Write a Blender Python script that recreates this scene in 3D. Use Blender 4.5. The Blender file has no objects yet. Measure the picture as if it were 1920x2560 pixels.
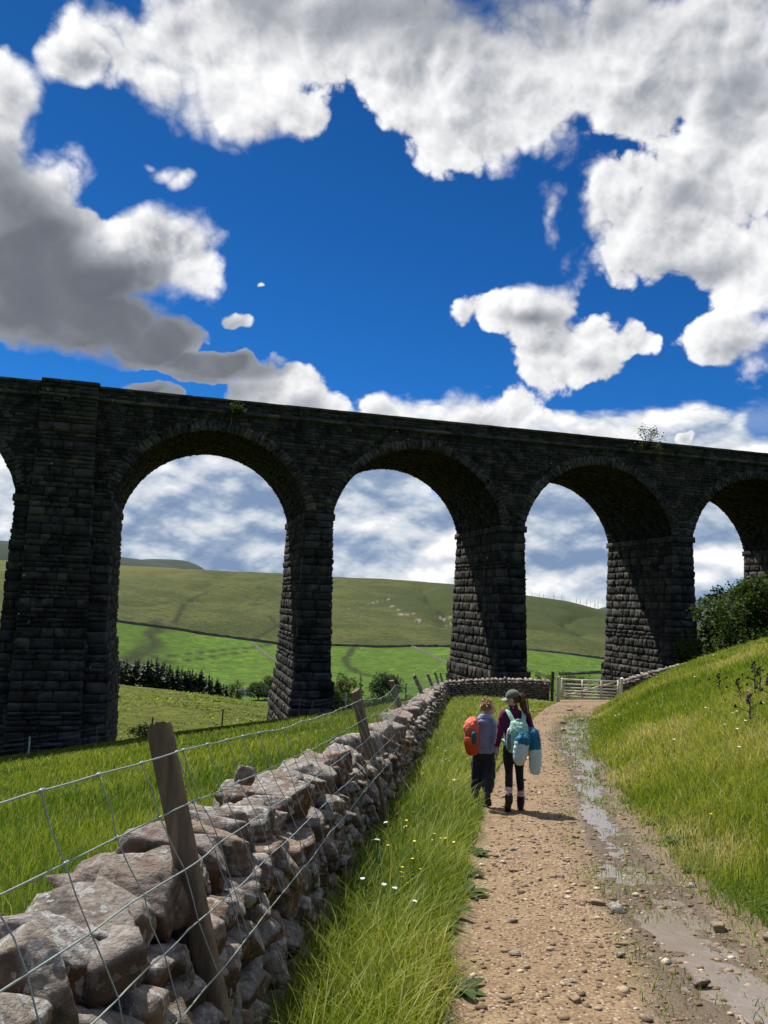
# A dry-stone wall and stony track leading under a tall stone viaduct, with two walkers.
import bpy, bmesh, math, random, functools
import numpy as np
from math import radians, sin, cos, tan, pi, hypot, atan2
from mathutils import Vector, Matrix

SC = bpy.context.scene
COL = SC.collection

# ------------------------------------------------------------------ camera
cam_data = bpy.data.cameras.new('camera')
cam_data.sensor_fit = 'VERTICAL'
cam_data.sensor_height = 36.0
cam_data.sensor_width = 27.0
cam_data.lens = 27.04
cam_data.clip_start = 0.05
cam_data.clip_end = 30000.0
cam = bpy.data.objects.new('camera', cam_data)
COL.objects.link(cam)
EYE = 1.6
CAM_PITCH, CAM_ROLL = radians(6.64), radians(2.01)
_f = Vector((0, cos(CAM_PITCH), sin(CAM_PITCH)))
_u0 = Vector((0, -sin(CAM_PITCH), cos(CAM_PITCH)))
_r = Vector((1, 0, 0)) * cos(CAM_ROLL) + _u0 * sin(CAM_ROLL)
_u = _u0 * cos(CAM_ROLL) - Vector((1, 0, 0)) * sin(CAM_ROLL)
cam.matrix_world = Matrix(((_r.x, _u.x, -_f.x, 0.0), (_r.y, _u.y, -_f.y, 0.0), (_r.z, _u.z, -_f.z, EYE), (0, 0, 0, 1)))
# The ground was measured on axes tilted with the lane (it drops about one in nine ahead of us);
# SURVEY turns those axes upright about the eye.
PITCH = 12.9
_p = radians(PITCH)
SURVEY = np.array([_r, _u, _f]).T @ np.array([[1, 0, 0], [0, -sin(_p), cos(_p)], [0, cos(_p), sin(_p)]])
SC.camera = cam

# ------------------------------------------------------------------ exposure
SC.view_settings.view_transform = 'Standard'
SC.view_settings.look = 'None'
SC.view_settings.exposure = 0.42
SC.view_settings.gamma = 1.0
SC.view_settings.use_curve_mapping = False
SC.cycles.max_bounces = 6
SC.cycles.diffuse_bounces = 3
SC.cycles.glossy_bounces = 2
SC.cycles.transmission_bounces = 4
SC.cycles.transparent_max_bounces = 6
SC.cycles.caustics_reflective = False
SC.cycles.caustics_refractive = False

# ------------------------------------------------------------------ sun
SUN_ELEV = 58.0
SUN_AZ = -40.0          # degrees from straight ahead (+Y); negative is to the left
SUN_DIR = Vector((sin(radians(SUN_AZ)) * cos(radians(SUN_ELEV)),
                  cos(radians(SUN_AZ)) * cos(radians(SUN_ELEV)), sin(radians(SUN_ELEV))))
sun_data = bpy.data.lights.new('sun', 'SUN')
sun_data.energy = 5.0
sun_data.angle = radians(0.53)
sun_data.color = (1.0, 0.955, 0.88)
sun = bpy.data.objects.new('sun', sun_data)
sun.rotation_euler = SUN_DIR.to_track_quat('Z', 'Y').to_euler()
sun.location = (-40, 30, 80)
COL.objects.link(sun)


# ------------------------------------------------------------------ node helpers
class NT:
    """small wrapper for building node trees"""
    def __init__(self, tree):
        self.t = tree

    def n(self, kind, **kw):
        nd = self.t.nodes.new(kind)
        for k, v in kw.items():
            setattr(nd, k, v)
        return nd

    def link(self, a, b):
        self.t.links.new(a, b)

    def put(self, sock, v):
        if v is None:
            return
        if isinstance(v, bpy.types.NodeSocket):
            self.t.links.new(v, sock)
        else:
            if sock.type == 'RGBA' and hasattr(v, '__len__') and len(v) == 3:
                v = (*v, 1.0)
            sock.default_value = v

    def math(self, op, a, b=None, c=None, clamp=False):
        m = self.n('ShaderNodeMath', operation=op, use_clamp=clamp)
        self.put(m.inputs[0], a)
        self.put(m.inputs[1], b)
        self.put(m.inputs[2], c)
        return m.outputs[0]

    def vmath(self, op, a, b=None, scale=None):
        m = self.n('ShaderNodeVectorMath', operation=op)
        self.put(m.inputs[0], a)
        self.put(m.inputs[1], b)
        if scale is not None:
            self.put(m.inputs['Scale'], scale)
        return m.outputs['Value'] if op in ('DOT_PRODUCT', 'LENGTH', 'DISTANCE') else m.outputs[0]

    def maprange(self, v, a, b, c=0.0, d=1.0, smooth=True):
        m = self.n('ShaderNodeMapRange', interpolation_type='SMOOTHSTEP' if smooth else 'LINEAR')
        self.put(m.inputs[0], v)
        for i, x in enumerate((a, b, c, d)):
            self.put(m.inputs[i + 1], x)
        return m.outputs[0]

    def mix(self, f, a, b, blend='MIX'):
        m = self.n('ShaderNodeMix', data_type='RGBA', blend_type=blend)
        self.put(m.inputs[0], f)
        self.put(m.inputs[6], a)
        self.put(m.inputs[7], b)
        return m.outputs[2]

    def noise(self, vec, scale, detail=4.0, rough=0.55, dist=0.0, out=0):
        m = self.n('ShaderNodeTexNoise')
        self.put(m.inputs['Vector'], vec)
        m.inputs['Scale'].default_value = scale
        m.inputs['Detail'].default_value = detail
        m.inputs['Roughness'].default_value = rough
        m.inputs['Distortion'].default_value = dist
        return m.outputs[out]

    def voronoi(self, vec, scale, feature='F1', out='Distance', rnd=1.0):
        m = self.n('ShaderNodeTexVoronoi', feature=feature)
        self.put(m.inputs['Vector'], vec)
        m.inputs['Scale'].default_value = scale
        m.inputs['Randomness'].default_value = rnd
        return m.outputs[out]

    def ramp(self, f, stops):
        r = self.n('ShaderNodeValToRGB')
        e = r.color_ramp.elements
        while len(e) < len(stops):
            e.new(0.5)
        for el, (p, c) in zip(e, stops):
            el.position = p
            el.color = (*c, 1.0) if len(c) == 3 else c
        self.put(r.inputs[0], f)
        return r.outputs[0]

    def attr(self, name, out='Fac'):
        a = self.n('ShaderNodeAttribute', attribute_name=name)
        return a.outputs[out]

    def bump(self, h, strength=0.5, dist=0.02, normal=None):
        b = self.n('ShaderNodeBump')
        b.inputs['Strength'].default_value = strength
        b.inputs['Distance'].default_value = dist
        self.put(b.inputs['Height'], h)
        self.put(b.inputs['Normal'], normal)
        return b.outputs[0]


def new_mat(name):
    m = bpy.data.materials.new(name)
    m.use_nodes = True
    m.node_tree.nodes.clear()
    nt = NT(m.node_tree)
    out = nt.n('ShaderNodeOutputMaterial')
    return m, nt, out


def principled(nt, out, color, rough=0.8, normal=None, spec=0.3, metallic=0.0):
    p = nt.n('ShaderNodeBsdfPrincipled')
    nt.put(p.inputs['Base Color'], color)
    nt.put(p.inputs['Roughness'], rough)
    nt.put(p.inputs['Specular IOR Level'], spec)
    nt.put(p.inputs['Metallic'], metallic)
    nt.put(p.inputs['Normal'], normal)
    nt.link(p.outputs[0], out.inputs[0])
    return p


def simple_mat(name, color, rough=0.8, var=0.25, scale=20.0, bump=0.2, spec=0.3, metallic=0.0, bdist=0.005):
    """plain surface with uneven colour and a little relief"""
    m, nt, out = new_mat(name)
    tc = nt.n('ShaderNodeTexCoord').outputs['Object']
    f = nt.noise(tc, scale, 5.0, 0.6)
    dark = tuple(c * (1 - var) for c in color)
    light = tuple(min(1.0, c * (1 + var)) for c in color)
    col = nt.ramp(f, [(0.3, dark), (0.7, light)])
    nrm = nt.bump(nt.noise(tc, scale * 3, 4.0, 0.6), bump, bdist)
    principled(nt, out, col, rough, nrm, spec, metallic)
    return m


# ------------------------------------------------------------------ object helpers
def tag(o, label=None, cat=None, group=None, kind=None):
    if label: o['label'] = label
    if cat: o['category'] = cat
    if group: o['group'] = group
    if kind: o['kind'] = kind
    return o


def empty(name, loc=(0, 0, 0), rz=0.0):
    o = bpy.data.objects.new(name, None)
    o.empty_display_size = 0.2
    o.location = loc
    o.rotation_euler = (0, 0, rz)
    COL.objects.link(o)
    return o


def link_mesh(name, me, mat=None, parent=None):
    o = bpy.data.objects.new(name, me)
    COL.objects.link(o)
    if mat is not None:
        for m in (mat if isinstance(mat, (list, tuple)) else [mat]):
            me.materials.append(m)
    if parent is not None:
        o.parent = parent
    return o


def np_mesh(name, V, F, mat=None, parent=None, smooth=False, fattr=None, vattr=None, midx=None):
    """V (n,3); F a list of int arrays (k,3) or (k,4)"""
    me = bpy.data.meshes.new(name)
    V = np.ascontiguousarray(V, dtype=np.float32)
    if not isinstance(F, (list, tuple)):
        F = [F]
    F = [np.asarray(f, dtype=np.int32) for f in F if len(f)]
    me.vertices.add(len(V))
    me.vertices.foreach_set('co', V.ravel())
    nl = sum(f.size for f in F)
    npoly = sum(len(f) for f in F)
    me.loops.add(nl)
    me.polygons.add(npoly)
    me.loops.foreach_set('vertex_index', np.concatenate([f.ravel() for f in F]))
    tot = np.concatenate([np.full(len(f), f.shape[1], dtype=np.int32) for f in F])
    start = np.concatenate([[0], np.cumsum(tot)[:-1]]).astype(np.int32)
    me.polygons.foreach_set('loop_start', start)
    me.polygons.foreach_set('loop_total', tot)
    if smooth:
        me.polygons.foreach_set('use_smooth', np.ones(npoly, dtype=bool))
    if midx is not None:
        me.polygons.foreach_set('material_index', np.asarray(midx, dtype=np.int32))
    for dom, at in (('FACE', fattr), ('POINT', vattr)):
        for k, a in (at or {}).items():
            la = me.attributes.new(k, 'FLOAT', dom)
            la.data.foreach_set('value', np.ascontiguousarray(a, dtype=np.float32))
    me.update()
    me.validate()
    return link_mesh(name, me, mat, parent)


class MB:
    """collects pieces and links them as ONE mesh object"""
    def __init__(self):
        self.V, self.Q, self.T, self.qa, self.ta, self.n = [], [], [], [], [], 0

    def add(self, V, F, tint=0.5):
        V = np.asarray(V, float).reshape(-1, 3)
        self.V.append(V)
        for f in (F if isinstance(F, list) and len(F) and isinstance(F[0], np.ndarray) else [np.asarray(F)]):
            if f.size == 0: continue
            tn = np.broadcast_to(np.asarray(tint, float), (len(f),)) if np.ndim(tint) < 2 else tint
            if f.shape[1] == 4:
                self.Q.append(f + self.n); self.qa.append(tn)
            else:
                self.T.append(f + self.n); self.ta.append(tn)
        self.n += len(V)
        return self

    def box(self, c, s, rot=None, tint=0.5, jit=0.0, rng=None):
        v = np.array([[x, y, z] for x in (-.5, .5) for y in (-.5, .5) for z in (-.5, .5)]) * np.array(s)
        if jit: v = v + (rng or np.random).uniform(-jit, jit, v.shape)
        if rot is not None: v = v @ np.asarray(rot).T
        f = np.array([[0, 1, 3, 2], [4, 6, 7, 5], [0, 4, 5, 1], [2, 3, 7, 6], [0, 2, 6, 4], [1, 5, 7, 3]])
        return self.add(v + np.array(c), f, tint)

    def tube(self, pts, rad, seg=8, cap=True, tint=0.5):
        pts = np.asarray(pts, float)
        n = len(pts)
        rad = np.broadcast_to(np.asarray(rad, float), (n,)) if np.ndim(rad) < 2 else rad
        tg = np.gradient(pts, axis=0)
        tg /= np.linalg.norm(tg, axis=1)[:, None] + 1e-9
        ref = np.array([0, 0, 1.0]) if abs(tg[:, 2]).mean() < 0.9 else np.array([1.0, 0, 0])
        a = np.cross(tg, ref); a /= np.linalg.norm(a, axis=1)[:, None] + 1e-9
        b = np.cross(tg, a)
        th = np.arange(seg) / seg * 2 * pi
        V = pts[:, None, :] + rad[:, None, None] * (np.cos(th)[None, :, None] * a[:, None, :] + np.sin(th)[None, :, None] * b[:, None, :])
        V = V.reshape(-1, 3)
        i = np.arange(n - 1)[:, None] * seg; j = np.arange(seg)[None, :]; k = (j + 1) % seg
        F = np.stack([i + j, i + k, i + seg + k, i + seg + j], -1).reshape(-1, 4)
        out = [F]
        if cap:
            V = np.vstack([V, pts[:1], pts[-1:]])
            c0, c1 = n * seg, n * seg + 1
            jj = np.arange(seg); kk = (jj + 1) % seg
            out.append(np.vstack([np.stack([np.full(seg, c0), kk, jj], -1),
                                  np.stack([np.full(seg, c1), (n - 1) * seg + jj, (n - 1) * seg + kk], -1)]))
        return self.add(V, out, tint)

    def build(self, name, mat=None, parent=None, smooth=False):
        V = np.vstack(self.V)
        F, A = [], []
        if self.Q: F.append(np.vstack(self.Q)); A.append(np.concatenate(self.qa))
        if self.T: F.append(np.vstack(self.T)); A.append(np.concatenate(self.ta))
        return np_mesh(name, V, F, mat, parent, smooth, {'tint': np.concatenate(A)})


def rotz(a):
    c, s = cos(a), sin(a)
    return np.array([[c, -s, 0], [s, c, 0], [0, 0, 1.0]])


def roty(a):
    c, s = cos(a), sin(a)
    return np.array([[c, 0, s], [0, 1, 0], [-s, 0, c]])


def rotx(a):
    c, s = cos(a), sin(a)
    return np.array([[1, 0, 0], [0, c, -s], [0, s, c]])


# ------------------------------------------------------------------ numpy noise
def _hash(ix, iy, iz, seed):
    h = (ix.astype(np.int64) * 374761393 + iy.astype(np.int64) * 668265263 + iz.astype(np.int64) * 2147483647 + seed * 974634777) & 0xFFFFFFFF
    h = ((h ^ (h >> 13)) * 1274126177) & 0xFFFFFFFF
    h = ((h ^ (h >> 16)) * 2246822519) & 0xFFFFFFFF
    return ((h ^ (h >> 15)) & 0xFFFFFF) / float(0xFFFFFF)


def vnoise(x, y, z=None, seed=0):
    x = np.asarray(x, float); y = np.asarray(y, float)
    z = np.zeros_like(x) if z is None else np.asarray(z, float)
    ix, iy, iz = np.floor(x), np.floor(y), np.floor(z)
    fx, fy, fz = x - ix, y - iy, z - iz
    fx, fy, fz = (f * f * (3 - 2 * f) for f in (fx, fy, fz))
    r = 0
    for dx in (0, 1):
        for dy in (0, 1):
            for dz in (0, 1):
                w = (fx if dx else 1 - fx) * (fy if dy else 1 - fy) * (fz if dz else 1 - fz)
                r = r + w * _hash(ix + dx, iy + dy, iz + dz, seed)
    return r * 2 - 1


def fbm(x, y, z=None, oct=4, seed=0, gain=0.5):
    r, a, f, s = 0, 1.0, 1.0, 0
    for i in range(oct):
        r = r + a * vnoise(np.asarray(x) * f, np.asarray(y) * f, None if z is None else np.asarray(z) * f, seed + i * 17)
        s += a; a *= gain; f *= 2.03
    return r / s


def sstep(x, a, b):
    t = np.clip((np.asarray(x, float) - a) / (b - a), 0, 1)
    return t * t * (3 - 2 * t)

# ------------------------------------------------------------------ sky: Nishita blue with cumulus clouds
# Clouds live on a stereographic chart of the sky (fixed in the world, centred 30 degrees up, straight ahead).
world = bpy.data.worlds.new("World")
SC.world = world
world.use_nodes = True
wt = world.node_tree
wt.nodes.clear()
W = NT(wt)
wout = W.n('ShaderNodeOutputWorld')
bg = W.n('ShaderNodeBackground')
bg.inputs['Strength'].default_value = 0.1
sky = W.n('ShaderNodeTexSky', sky_type='NISHITA')
sky.sun_disc = False
sky.sun_elevation = radians(SUN_ELEV)
sky.sun_rotation = radians(SUN_AZ)
sky.altitude = 300.0
sky.air_density = 1.0
sky.dust_density = 0.35
sky.ozone_density = 3.0

CUMULUS = [(-112, 120, 38, 35, 1.1), (-92, 100, 32, 29, 1.1), (-171, 115, 17, 11, 0.92), (-46, 137, 84, 28, 1.15), (19, 119, 52, 38, 1.1), (51, 91, 45, 33, 1.1), (109, 115, 113, 43, 1.15), (170, 122, 72, 41, 1.1), (201, 74, 41, 47, 1.15), (178, 30, 49, 38, 1.15), (211, 9, 37, 29, 1.1), (146, 56, 23, 17, 1), (-48, 89, 25, 15, 0.82), (-127, 60, 16, 6, 0.72), (-116, 57, 13, 6, 0.74), (-137, 63, 10, 4, 0.68), (100, 36, 10, 16, 0.8), (87, -21, 37, 13, 1), (122, -45, 35, 22, 1), (155, -38, 15, 13, 1), (211, -39, 26, 18, 1), (-214, 93, 18, 28, 1.1), (-214, 49, 29, 40, 1.15), (-134, 12, 43, 29, 1.5), (-195, 7, 64, 34, 1.7), (-213, -12, 58, 25, 1.8), (-178, -26, 53, 23, 1.8), (-144, -39, 36, 17, 1.8), (-111, -53, 34, 12, 1.7), (-90, -26, 14, 6, 0.75), (-77, -8, 7, 3, 0.72), (-62, -76, 38, 27, 1.05), (0, -83, 23, 16, 1), (63, -89, 37, 23, 1.05), (137, -98, 24, 11, 1), (193, -98, 6, 5, 1), (-143, -67, 21, 7, 1),
           (120, 330, 260, 110, 1), (-520, 60, 200, 120, 1), (560, 90, 220, 160, 1), (-300, 300, 120, 90, 1), (0, 800, 420, 330, 1), (700, 500, 300, 250, 1), (-700, 520, 260, 220, 1)]  # this row: unseen clouds, added to brighten the viaduct's shaded near face
BASES = [(-215, 9, 37, 41, 1), (-180, -15, 45, 23, 1), (-143, -33, 41, 17, 1), (-100, -54, 34, 10, 1.1), (-212, -25, 56, 15, 1), (-161, -50, 52, 12, 1), (-217, -44, 66, 15, 1.1), (-146, -69, 53, 13, 1.1), (-221, 39, 27, 27, 0.8), (44, 141, 140, 28, 0.55), (-54, 136, 51, 24, 0.42), (176, 45, 38, 18, 0.45), (181, 1, 44, 13, 0.5), (93, -26, 34, 7, 0.5), (134, -54, 22, 9, 0.4), (-51, -82, 27, 12, 0.5), (69, -96, 27, 9, 0.45), (197, 101, 38, 27, 0.45), (214, -44, 18, 8, 0.4)]

dirv = W.vmath('NORMALIZE', W.n('ShaderNodeTexCoord').outputs['Generated'])
el0 = radians(30)
axT, axU, axV = ([float(q) for q in SURVEY @ np.array(v)] for v in ((0, cos(el0), sin(el0)), (1, 0, 0), (0, -sin(el0), cos(el0))))
dT = W.vmath('DOT_PRODUCT', dirv, axT)
dU = W.vmath('DOT_PRODUCT', dirv, axU)
dV = W.vmath('DOT_PRODUCT', dirv, axV)
den = W.math('MAXIMUM', W.math('ADD', dT, 1.0), 0.02)
cq = W.n('ShaderNodeCombineXYZ')
W.put(cq.inputs[0], W.math('DIVIDE', dU, den))
W.put(cq.inputs[1], W.math('DIVIDE', dV, den))
Q = cq.outputs[0]
# gentle warp so that no ellipse reads as an ellipse
warp = W.vmath('SUBTRACT', W.noise(Q, 26.0, 3.0, 0.5, out=1), (0.5, 0.5, 0.5))
Qw = W.vmath('ADD', Q, W.vmath('MULTIPLY', warp, (0.028, 0.026, 0.0)))


def field(blobs, vec):
    acc = None
    for (x, y, a, b, amp) in blobs:
        d = W.vmath('SUBTRACT', vec, (x / 1000, y / 1000, 0))
        ln = W.vmath('LENGTH', W.vmath('MULTIPLY', d, (1000 / a, 1000 / b, 0)))
        v = W.math('MULTIPLY_ADD', ln, .5 - amp, amp) if amp > 1.3 else W.math('MULTIPLY_ADD', ln, -0.5 * amp, amp)
        acc = v if acc is None else W.math('SMOOTH_MAX', acc, v, 0.12)
    return acc


def fractal(vec, octs):
    """big soft forms plus rounded billows with sharp creases (folded noise), octave by octave"""
    acc = W.math('MULTIPLY', W.noise(vec, 13.0, 2.0, .5), .36)
    amp, sc = .42, 15.0
    part = None
    for i in range(octs):
        o = W.vmath('ADD', vec, (1.7 * i, .9 * i, .4 * i))
        v = W.math('ABSOLUTE', W.math('MULTIPLY_ADD', W.noise(o, sc, 0.0), 2.0, -1.0))
        acc = W.math('MULTIPLY_ADD', v, amp, acc)
        amp *= .51; sc *= 2.07
        if i == 4: part = acc
    return acc, part


body = field(CUMULUS, Qw)
n0, nf = fractal(Q, 7)
n1, _ = fractal(W.vmath('ADD', Q, (-0.0042, 0.0058, 0.0)), 5)
dens = W.math('ADD', W.math('MINIMUM', body, 1.0), W.math('MULTIPLY_ADD', n0, 1.42, -0.525))
wisp = W.maprange(W.noise(W.vmath('ADD', Q, (3.1, 0, 0)), 9.0, 2.0), .42, .58)      # some edges crisp, some ragged and thin
alpha = W.maprange(dens, W.math('MULTIPLY_ADD', wisp, -.03, .455), W.math('MULTIPLY_ADD', wisp, .25, .565))
baseg = W.maprange(field(BASES, Q), 0.14, 0.72)
thick = W.maprange(dens, 0.60, 1.10)
relief = W.math('MULTIPLY', W.math('SUBTRACT', nf, n1), W.math('MULTIPLY_ADD', baseg, -1.9, 2.1))
lit = W.math('ADD', 0.83, relief)
lit = W.math('SUBTRACT', lit, W.math('MULTIPLY', thick, 0.17))
lit = W.math('SUBTRACT', lit, W.math('MULTIPLY', W.math('MULTIPLY', baseg, W.maprange(dens, .34, .60)), 0.53), clamp=True)
ccol = W.ramp(lit, [(0.0, (0.075, 0.086, 0.104)), (0.20, (0.13, 0.143, 0.166)), (0.48, (0.31, 0.328, 0.360)), (0.78, (0.62, 0.625, 0.64)), (1.0, (0.80, 0.80, 0.80))])

# flat layered cloud low over the far hills
ql = W.vmath('MULTIPLY', Q, (1.0, 1.9, 1.0))


def layered(vec):
    acc = W.math('MULTIPLY', W.noise(vec, 5.5, 4.0, .55), 1.35)
    amp, sc = .32, 14.0
    for i in range(5):
        v = W.math('ABSOLUTE', W.math('MULTIPLY_ADD', W.noise(W.vmath('ADD', vec, (2.3 * i + .7, .8 * i, .2)), sc, 0.0), 2.0, -1.0))
        acc = W.math('MULTIPLY_ADD', v, amp, acc)
        amp *= .56; sc *= 2.05
    return acc


m0 = layered(ql)
m1 = layered(W.vmath('ADD', ql, (-.003, .016, 0)))
qy = W.n('ShaderNodeSeparateXYZ')
W.put(qy.inputs[0], Q)
lowv = W.math('ADD', W.math('MULTIPLY', qy.outputs[1], -1.0), W.math('MULTIPLY_ADD', m0, 0.06, -0.036))
lowmask = W.maprange(lowv, 0.092, 0.104)
gap = W.maprange(W.noise(W.vmath('ADD', ql, (.35, .1, 0)), 8.0, 5.0, 0.55), 0.34, 0.42)
lowa = W.math('MULTIPLY', lowmask, W.math('MULTIPLY_ADD', gap, 0.80, 0.20))
llit = W.math('ADD', W.math('MULTIPLY_ADD', W.math('SUBTRACT', m0, m1), 1.7, 0.52), W.math('MULTIPLY_ADD', m0, 1.5, -1.27), clamp=True)
lcol = W.ramp(llit, [(0.0, (0.16, 0.23, 0.36)), (0.26, (0.25, 0.32, 0.43)), (0.50, (0.43, 0.48, 0.55)), (0.74, (0.58, 0.605, 0.64)), (1.0, (0.82, 0.815, 0.81))])

sz_ = W.n('ShaderNodeSeparateXYZ')
W.put(sz_.inputs[0], dirv)
deep = W.mix(W.maprange(sz_.outputs[2], .06, .64, smooth=False), (0.085, 0.40, 0.80), (0.045, 0.25, 0.50))
blue = W.mix(1.0, sky.outputs[0], deep, 'MULTIPLY')
cl10 = W.vmath('SCALE', ccol, scale=10.0)
ll10 = W.vmath('SCALE', lcol, scale=10.0)
c1 = W.mix(lowa, blue, ll10)
c2 = W.mix(alpha, c1, cl10)
W.link(c2, bg.inputs[0])
W.link(bg.outputs[0], wout.inputs[0])
world.cycles.sampling_method = 'MANUAL'
world.cycles.sample_map_resolution = 512

# ------------------------------------------------------------------ lie of the land
VTH = radians(15.05)                               # the viaduct runs off to the right, 15 degrees away from us
VD = np.array([cos(VTH), sin(VTH)])                # along the viaduct
VN = np.array([-sin(VTH), cos(VTH)])               # through the arches, away from us
VO = np.array([-19.16, 53.51])                     # left springing of the nearest full arch
SVO, SVN = np.array([-19.08, 52.0]), np.array([-.2723, .9622])   # the same line on the survey axes

WALL_Y = [-12, 0, 4.2, 7.0, 9.6, 14.5, 17.7, 30, 42, 46]
WALL_X = [-1.75, -0.85, -0.54, -0.30, -0.03, 0.47, 0.78, 2.05, 3.3, 3.7]
PL_Y = [-12, 0, 4.2, 7.0, 9.6, 13.8, 20, 29.7, 37.9, 44, 50, 64, 76, 100]
PL_X = [-1.2, -0.1, 0.40, 0.77, 1.19, 1.92, 3.35, 5.6, 7.83, 9.9, 10.4, 12.5, 16, 22]
PR_Y = [-12, 0, 4.2, 5.8, 7.5, 9.4, 14.4, 19.3, 29.7, 37.9, 44, 50, 64, 76, 100]
PR_X = [2.0, 2.2, 2.45, 2.57, 2.71, 3.0, 4.11, 5.12, 7.8, 10.2, 12.9, 17.5, 27, 31, 36]
WET_Y = [-12, 0, 4.2, 4.7, 5.8, 6.7, 7.5, 10.8, 16.3, 23.7, 29, 34]
WET_X = [1.6, 1.75, 1.85, 1.85, 2.0, 2.15, 2.2, 2.80, 4.05, 5.55, 7.0, 8.2]
WET_W = [.55, .55, .50, .42, .36, .36, .30, .22, .34, .75, .6, .3]


def itp(x, xs, ys):
    """smooth interpolation (averages a few shifted linear ones)"""
    x = np.asarray(x, float)
    w = 0.05 * np.abs(x) + 0.4
    return (np.interp(x - w, xs, ys) + 2 * np.interp(x, xs, ys) + np.interp(x + w, xs, ys)) / 4


def wall_x(Y): return itp(Y, WALL_Y, WALL_X)
def path_l(Y): return itp(Y, PL_Y, PL_X)
def path_r(Y): return itp(Y, PR_Y, PR_X)


def path_z(Y):
    Y = np.asarray(Y, float)
    return .85 * sstep(Y, 8, 56) * 1.22 - .02 * np.clip(Y - 48, 0, 14) - .12 * np.clip(Y - 62, 0, 200)


FELL = np.array([(-60, 64, 124, 205), (-26.6, 60.3, 124.2, 221.6), (-19.5, 58.3, 124.4, 224.7), (-13.4, 46.2, 118.0, 225.7),
                 (-7.7, 41.3, 113.6, 221.3), (-3.6, 41.3, 111.3, 215.8), (0.7, 39.9, 107.8, 209.1), (5.3, 36.2, 101.6, 198.8),
                 (10.7, 34.7, 90.6, 173.9), (13.3, 30.0, 83.2, 162.3), (15.5, 25.3, 74.1, 146.5), (18.2, 21.6, 65.9, 131.2),
                 (22.1, 17.2, 56.3, 113.7), (26.2, 11.1, 44.4, 93.0), (60, 5, 40, 90)])
CREST = np.array([(-60, 12), (-30, 6.0), (-20.1, 3.2), (-17.5, 2.1), (-14.5, .9), (-11.4, -.3), (-8.2, -2.2), (-5, -4.5), (-2, -7), (3, -9), (10, -9), (30, -4), (60, 0)])


def near_z(X, Y):
    X = np.asarray(X, float); Y = np.asarray(Y, float)
    zp = path_z(np.minimum(Y, 62)) - .05 * np.clip(Y - 62, 0, 60)
    xw = wall_x(np.minimum(Y, 46)); xr = path_r(Y); xl = path_l(Y)
    # field left of the wall falls towards the beck
    u = np.clip(xw - .6 - X, 0, None)
    z = zp - .132 * u * sstep(u, -1.0, 6.0) - .05 * sstep(u, 0, 1)
    # grass verge between wall and path
    v = np.clip((X - xw) / np.maximum(xl - xw, .1), 0, 1)
    z = z + .10 * np.sin(pi * v) * ((X > xw) & (X < xl))
    # bank right of the path
    b = np.clip(X - xr, 0, None)
    rise = .41 * (b - 0.25 * (1 - np.exp(-b / .25)))
    cap = 3.7 + .04 * np.clip(b - 9, 0, None)
    rise = cap * (1 - np.exp(-(rise / cap) ** 1.0 * 1.0)) * 1.0 + .12 * rise * np.exp(-b / 6)
    rise = rise * (1.0 + .32 * sstep(Y, 10, 30)) * (1 - .44 * sstep(Y, 37, 43))
    z = z + rise * (1 - .85 * sstep(Y, 66, 90))
    # everything drops away beyond the viaduct
    n = (X - SVO[0]) * SVN[0] + (Y - SVO[1]) * SVN[1]
    z = z - .05 * np.clip(n - 1, 0, 9) - .26 * np.clip(n - 11, 0, 14) * (1 - .5 * sstep(X, 10, 30))
    z = z + .10 * fbm(X * .11, Y * .11, oct=3, seed=5) * sstep(np.abs(X - (xl + xr) / 2), (xr - xl) / 2, (xr - xl) / 2 + 3)
    return z


def far_z(X, Y):
    az = np.degrees(np.arctan2(X, Y)); r = np.hypot(X, Y)
    cr = np.interp(az, CREST[:, 0], CREST[:, 1])
    f1, f2, f3 = (np.interp(az, FELL[:, 0], FELL[:, i]) for i in (1, 2, 3))
    base = np.where(az < -2, -3.6, -6.0) + 0 * r
    base = -3.6 - 2.6 * sstep(az, -9, 2)
    rs = [60, 95, 150, 190, 250, 320, 400, 480, 580, 700, 1000, 1250, 1500, 1900, 3000]
    zs = [base - .6, base, base + .62 * (cr - base), cr, cr - 7 - .25 * np.clip(cr, -3, 9), -9 + 0 * r, -6 + 0 * r, -2.2 + 0 * r, .30 * f1, f1, f2,
          f2 + .56 * (f3 - f2), f3, f3 + 6, f3 - 70]
    z = np.zeros_like(r)
    lr = np.log(np.maximum(r, 1))
    for i in range(len(rs) - 1):
        a, b = log_(rs[i]), log_(rs[i + 1])
        t = np.clip((lr - a) / (b - a), 0, 1)
        m = (lr >= a) & (lr < b)
        z = np.where(m, zs[i] + (zs[i + 1] - zs[i]) * t, z)
    z = np.where(lr < log_(60), zs[0], z)
    z = np.where(lr >= log_(3000), zs[-1], z)
    # soft folds, hummocks and stream gullies in the fellside
    fold = fbm(X / 260, Y / 260, oct=4, seed=31)
    rid = 1 - np.abs(fbm(X / 170, Y / 330, oct=4, seed=41)) * 2.2
    z = z + sstep(r, 500, 800) * (1 - .75 * sstep(r, 1250, 1480)) * (9 * fold - 9 * np.clip(rid, 0, 1) ** 3)
    z = z + sstep(r, 320, 480) * (1 - sstep(r, 640, 800)) * (2.6 * fbm(X / 90, Y / 90, oct=4, seed=51))
    z = z + sstep(r, 85, 120) * (1 - sstep(r, 240, 300)) * (.8 * fbm(X / 22, Y / 22, oct=4, seed=61))
    return z


def log_(v): return math.log(v)


def survey_z(X, Y):
    X = np.asarray(X, float); Y = np.asarray(Y, float)
    r = np.hypot(X, Y)
    k = sstep(r, 78, 98)
    k = np.where(Y < 0, sstep(r, 60, 200), k)
    return near_z(X, Y) * (1 - k) + far_z(X, Y) * k


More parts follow.
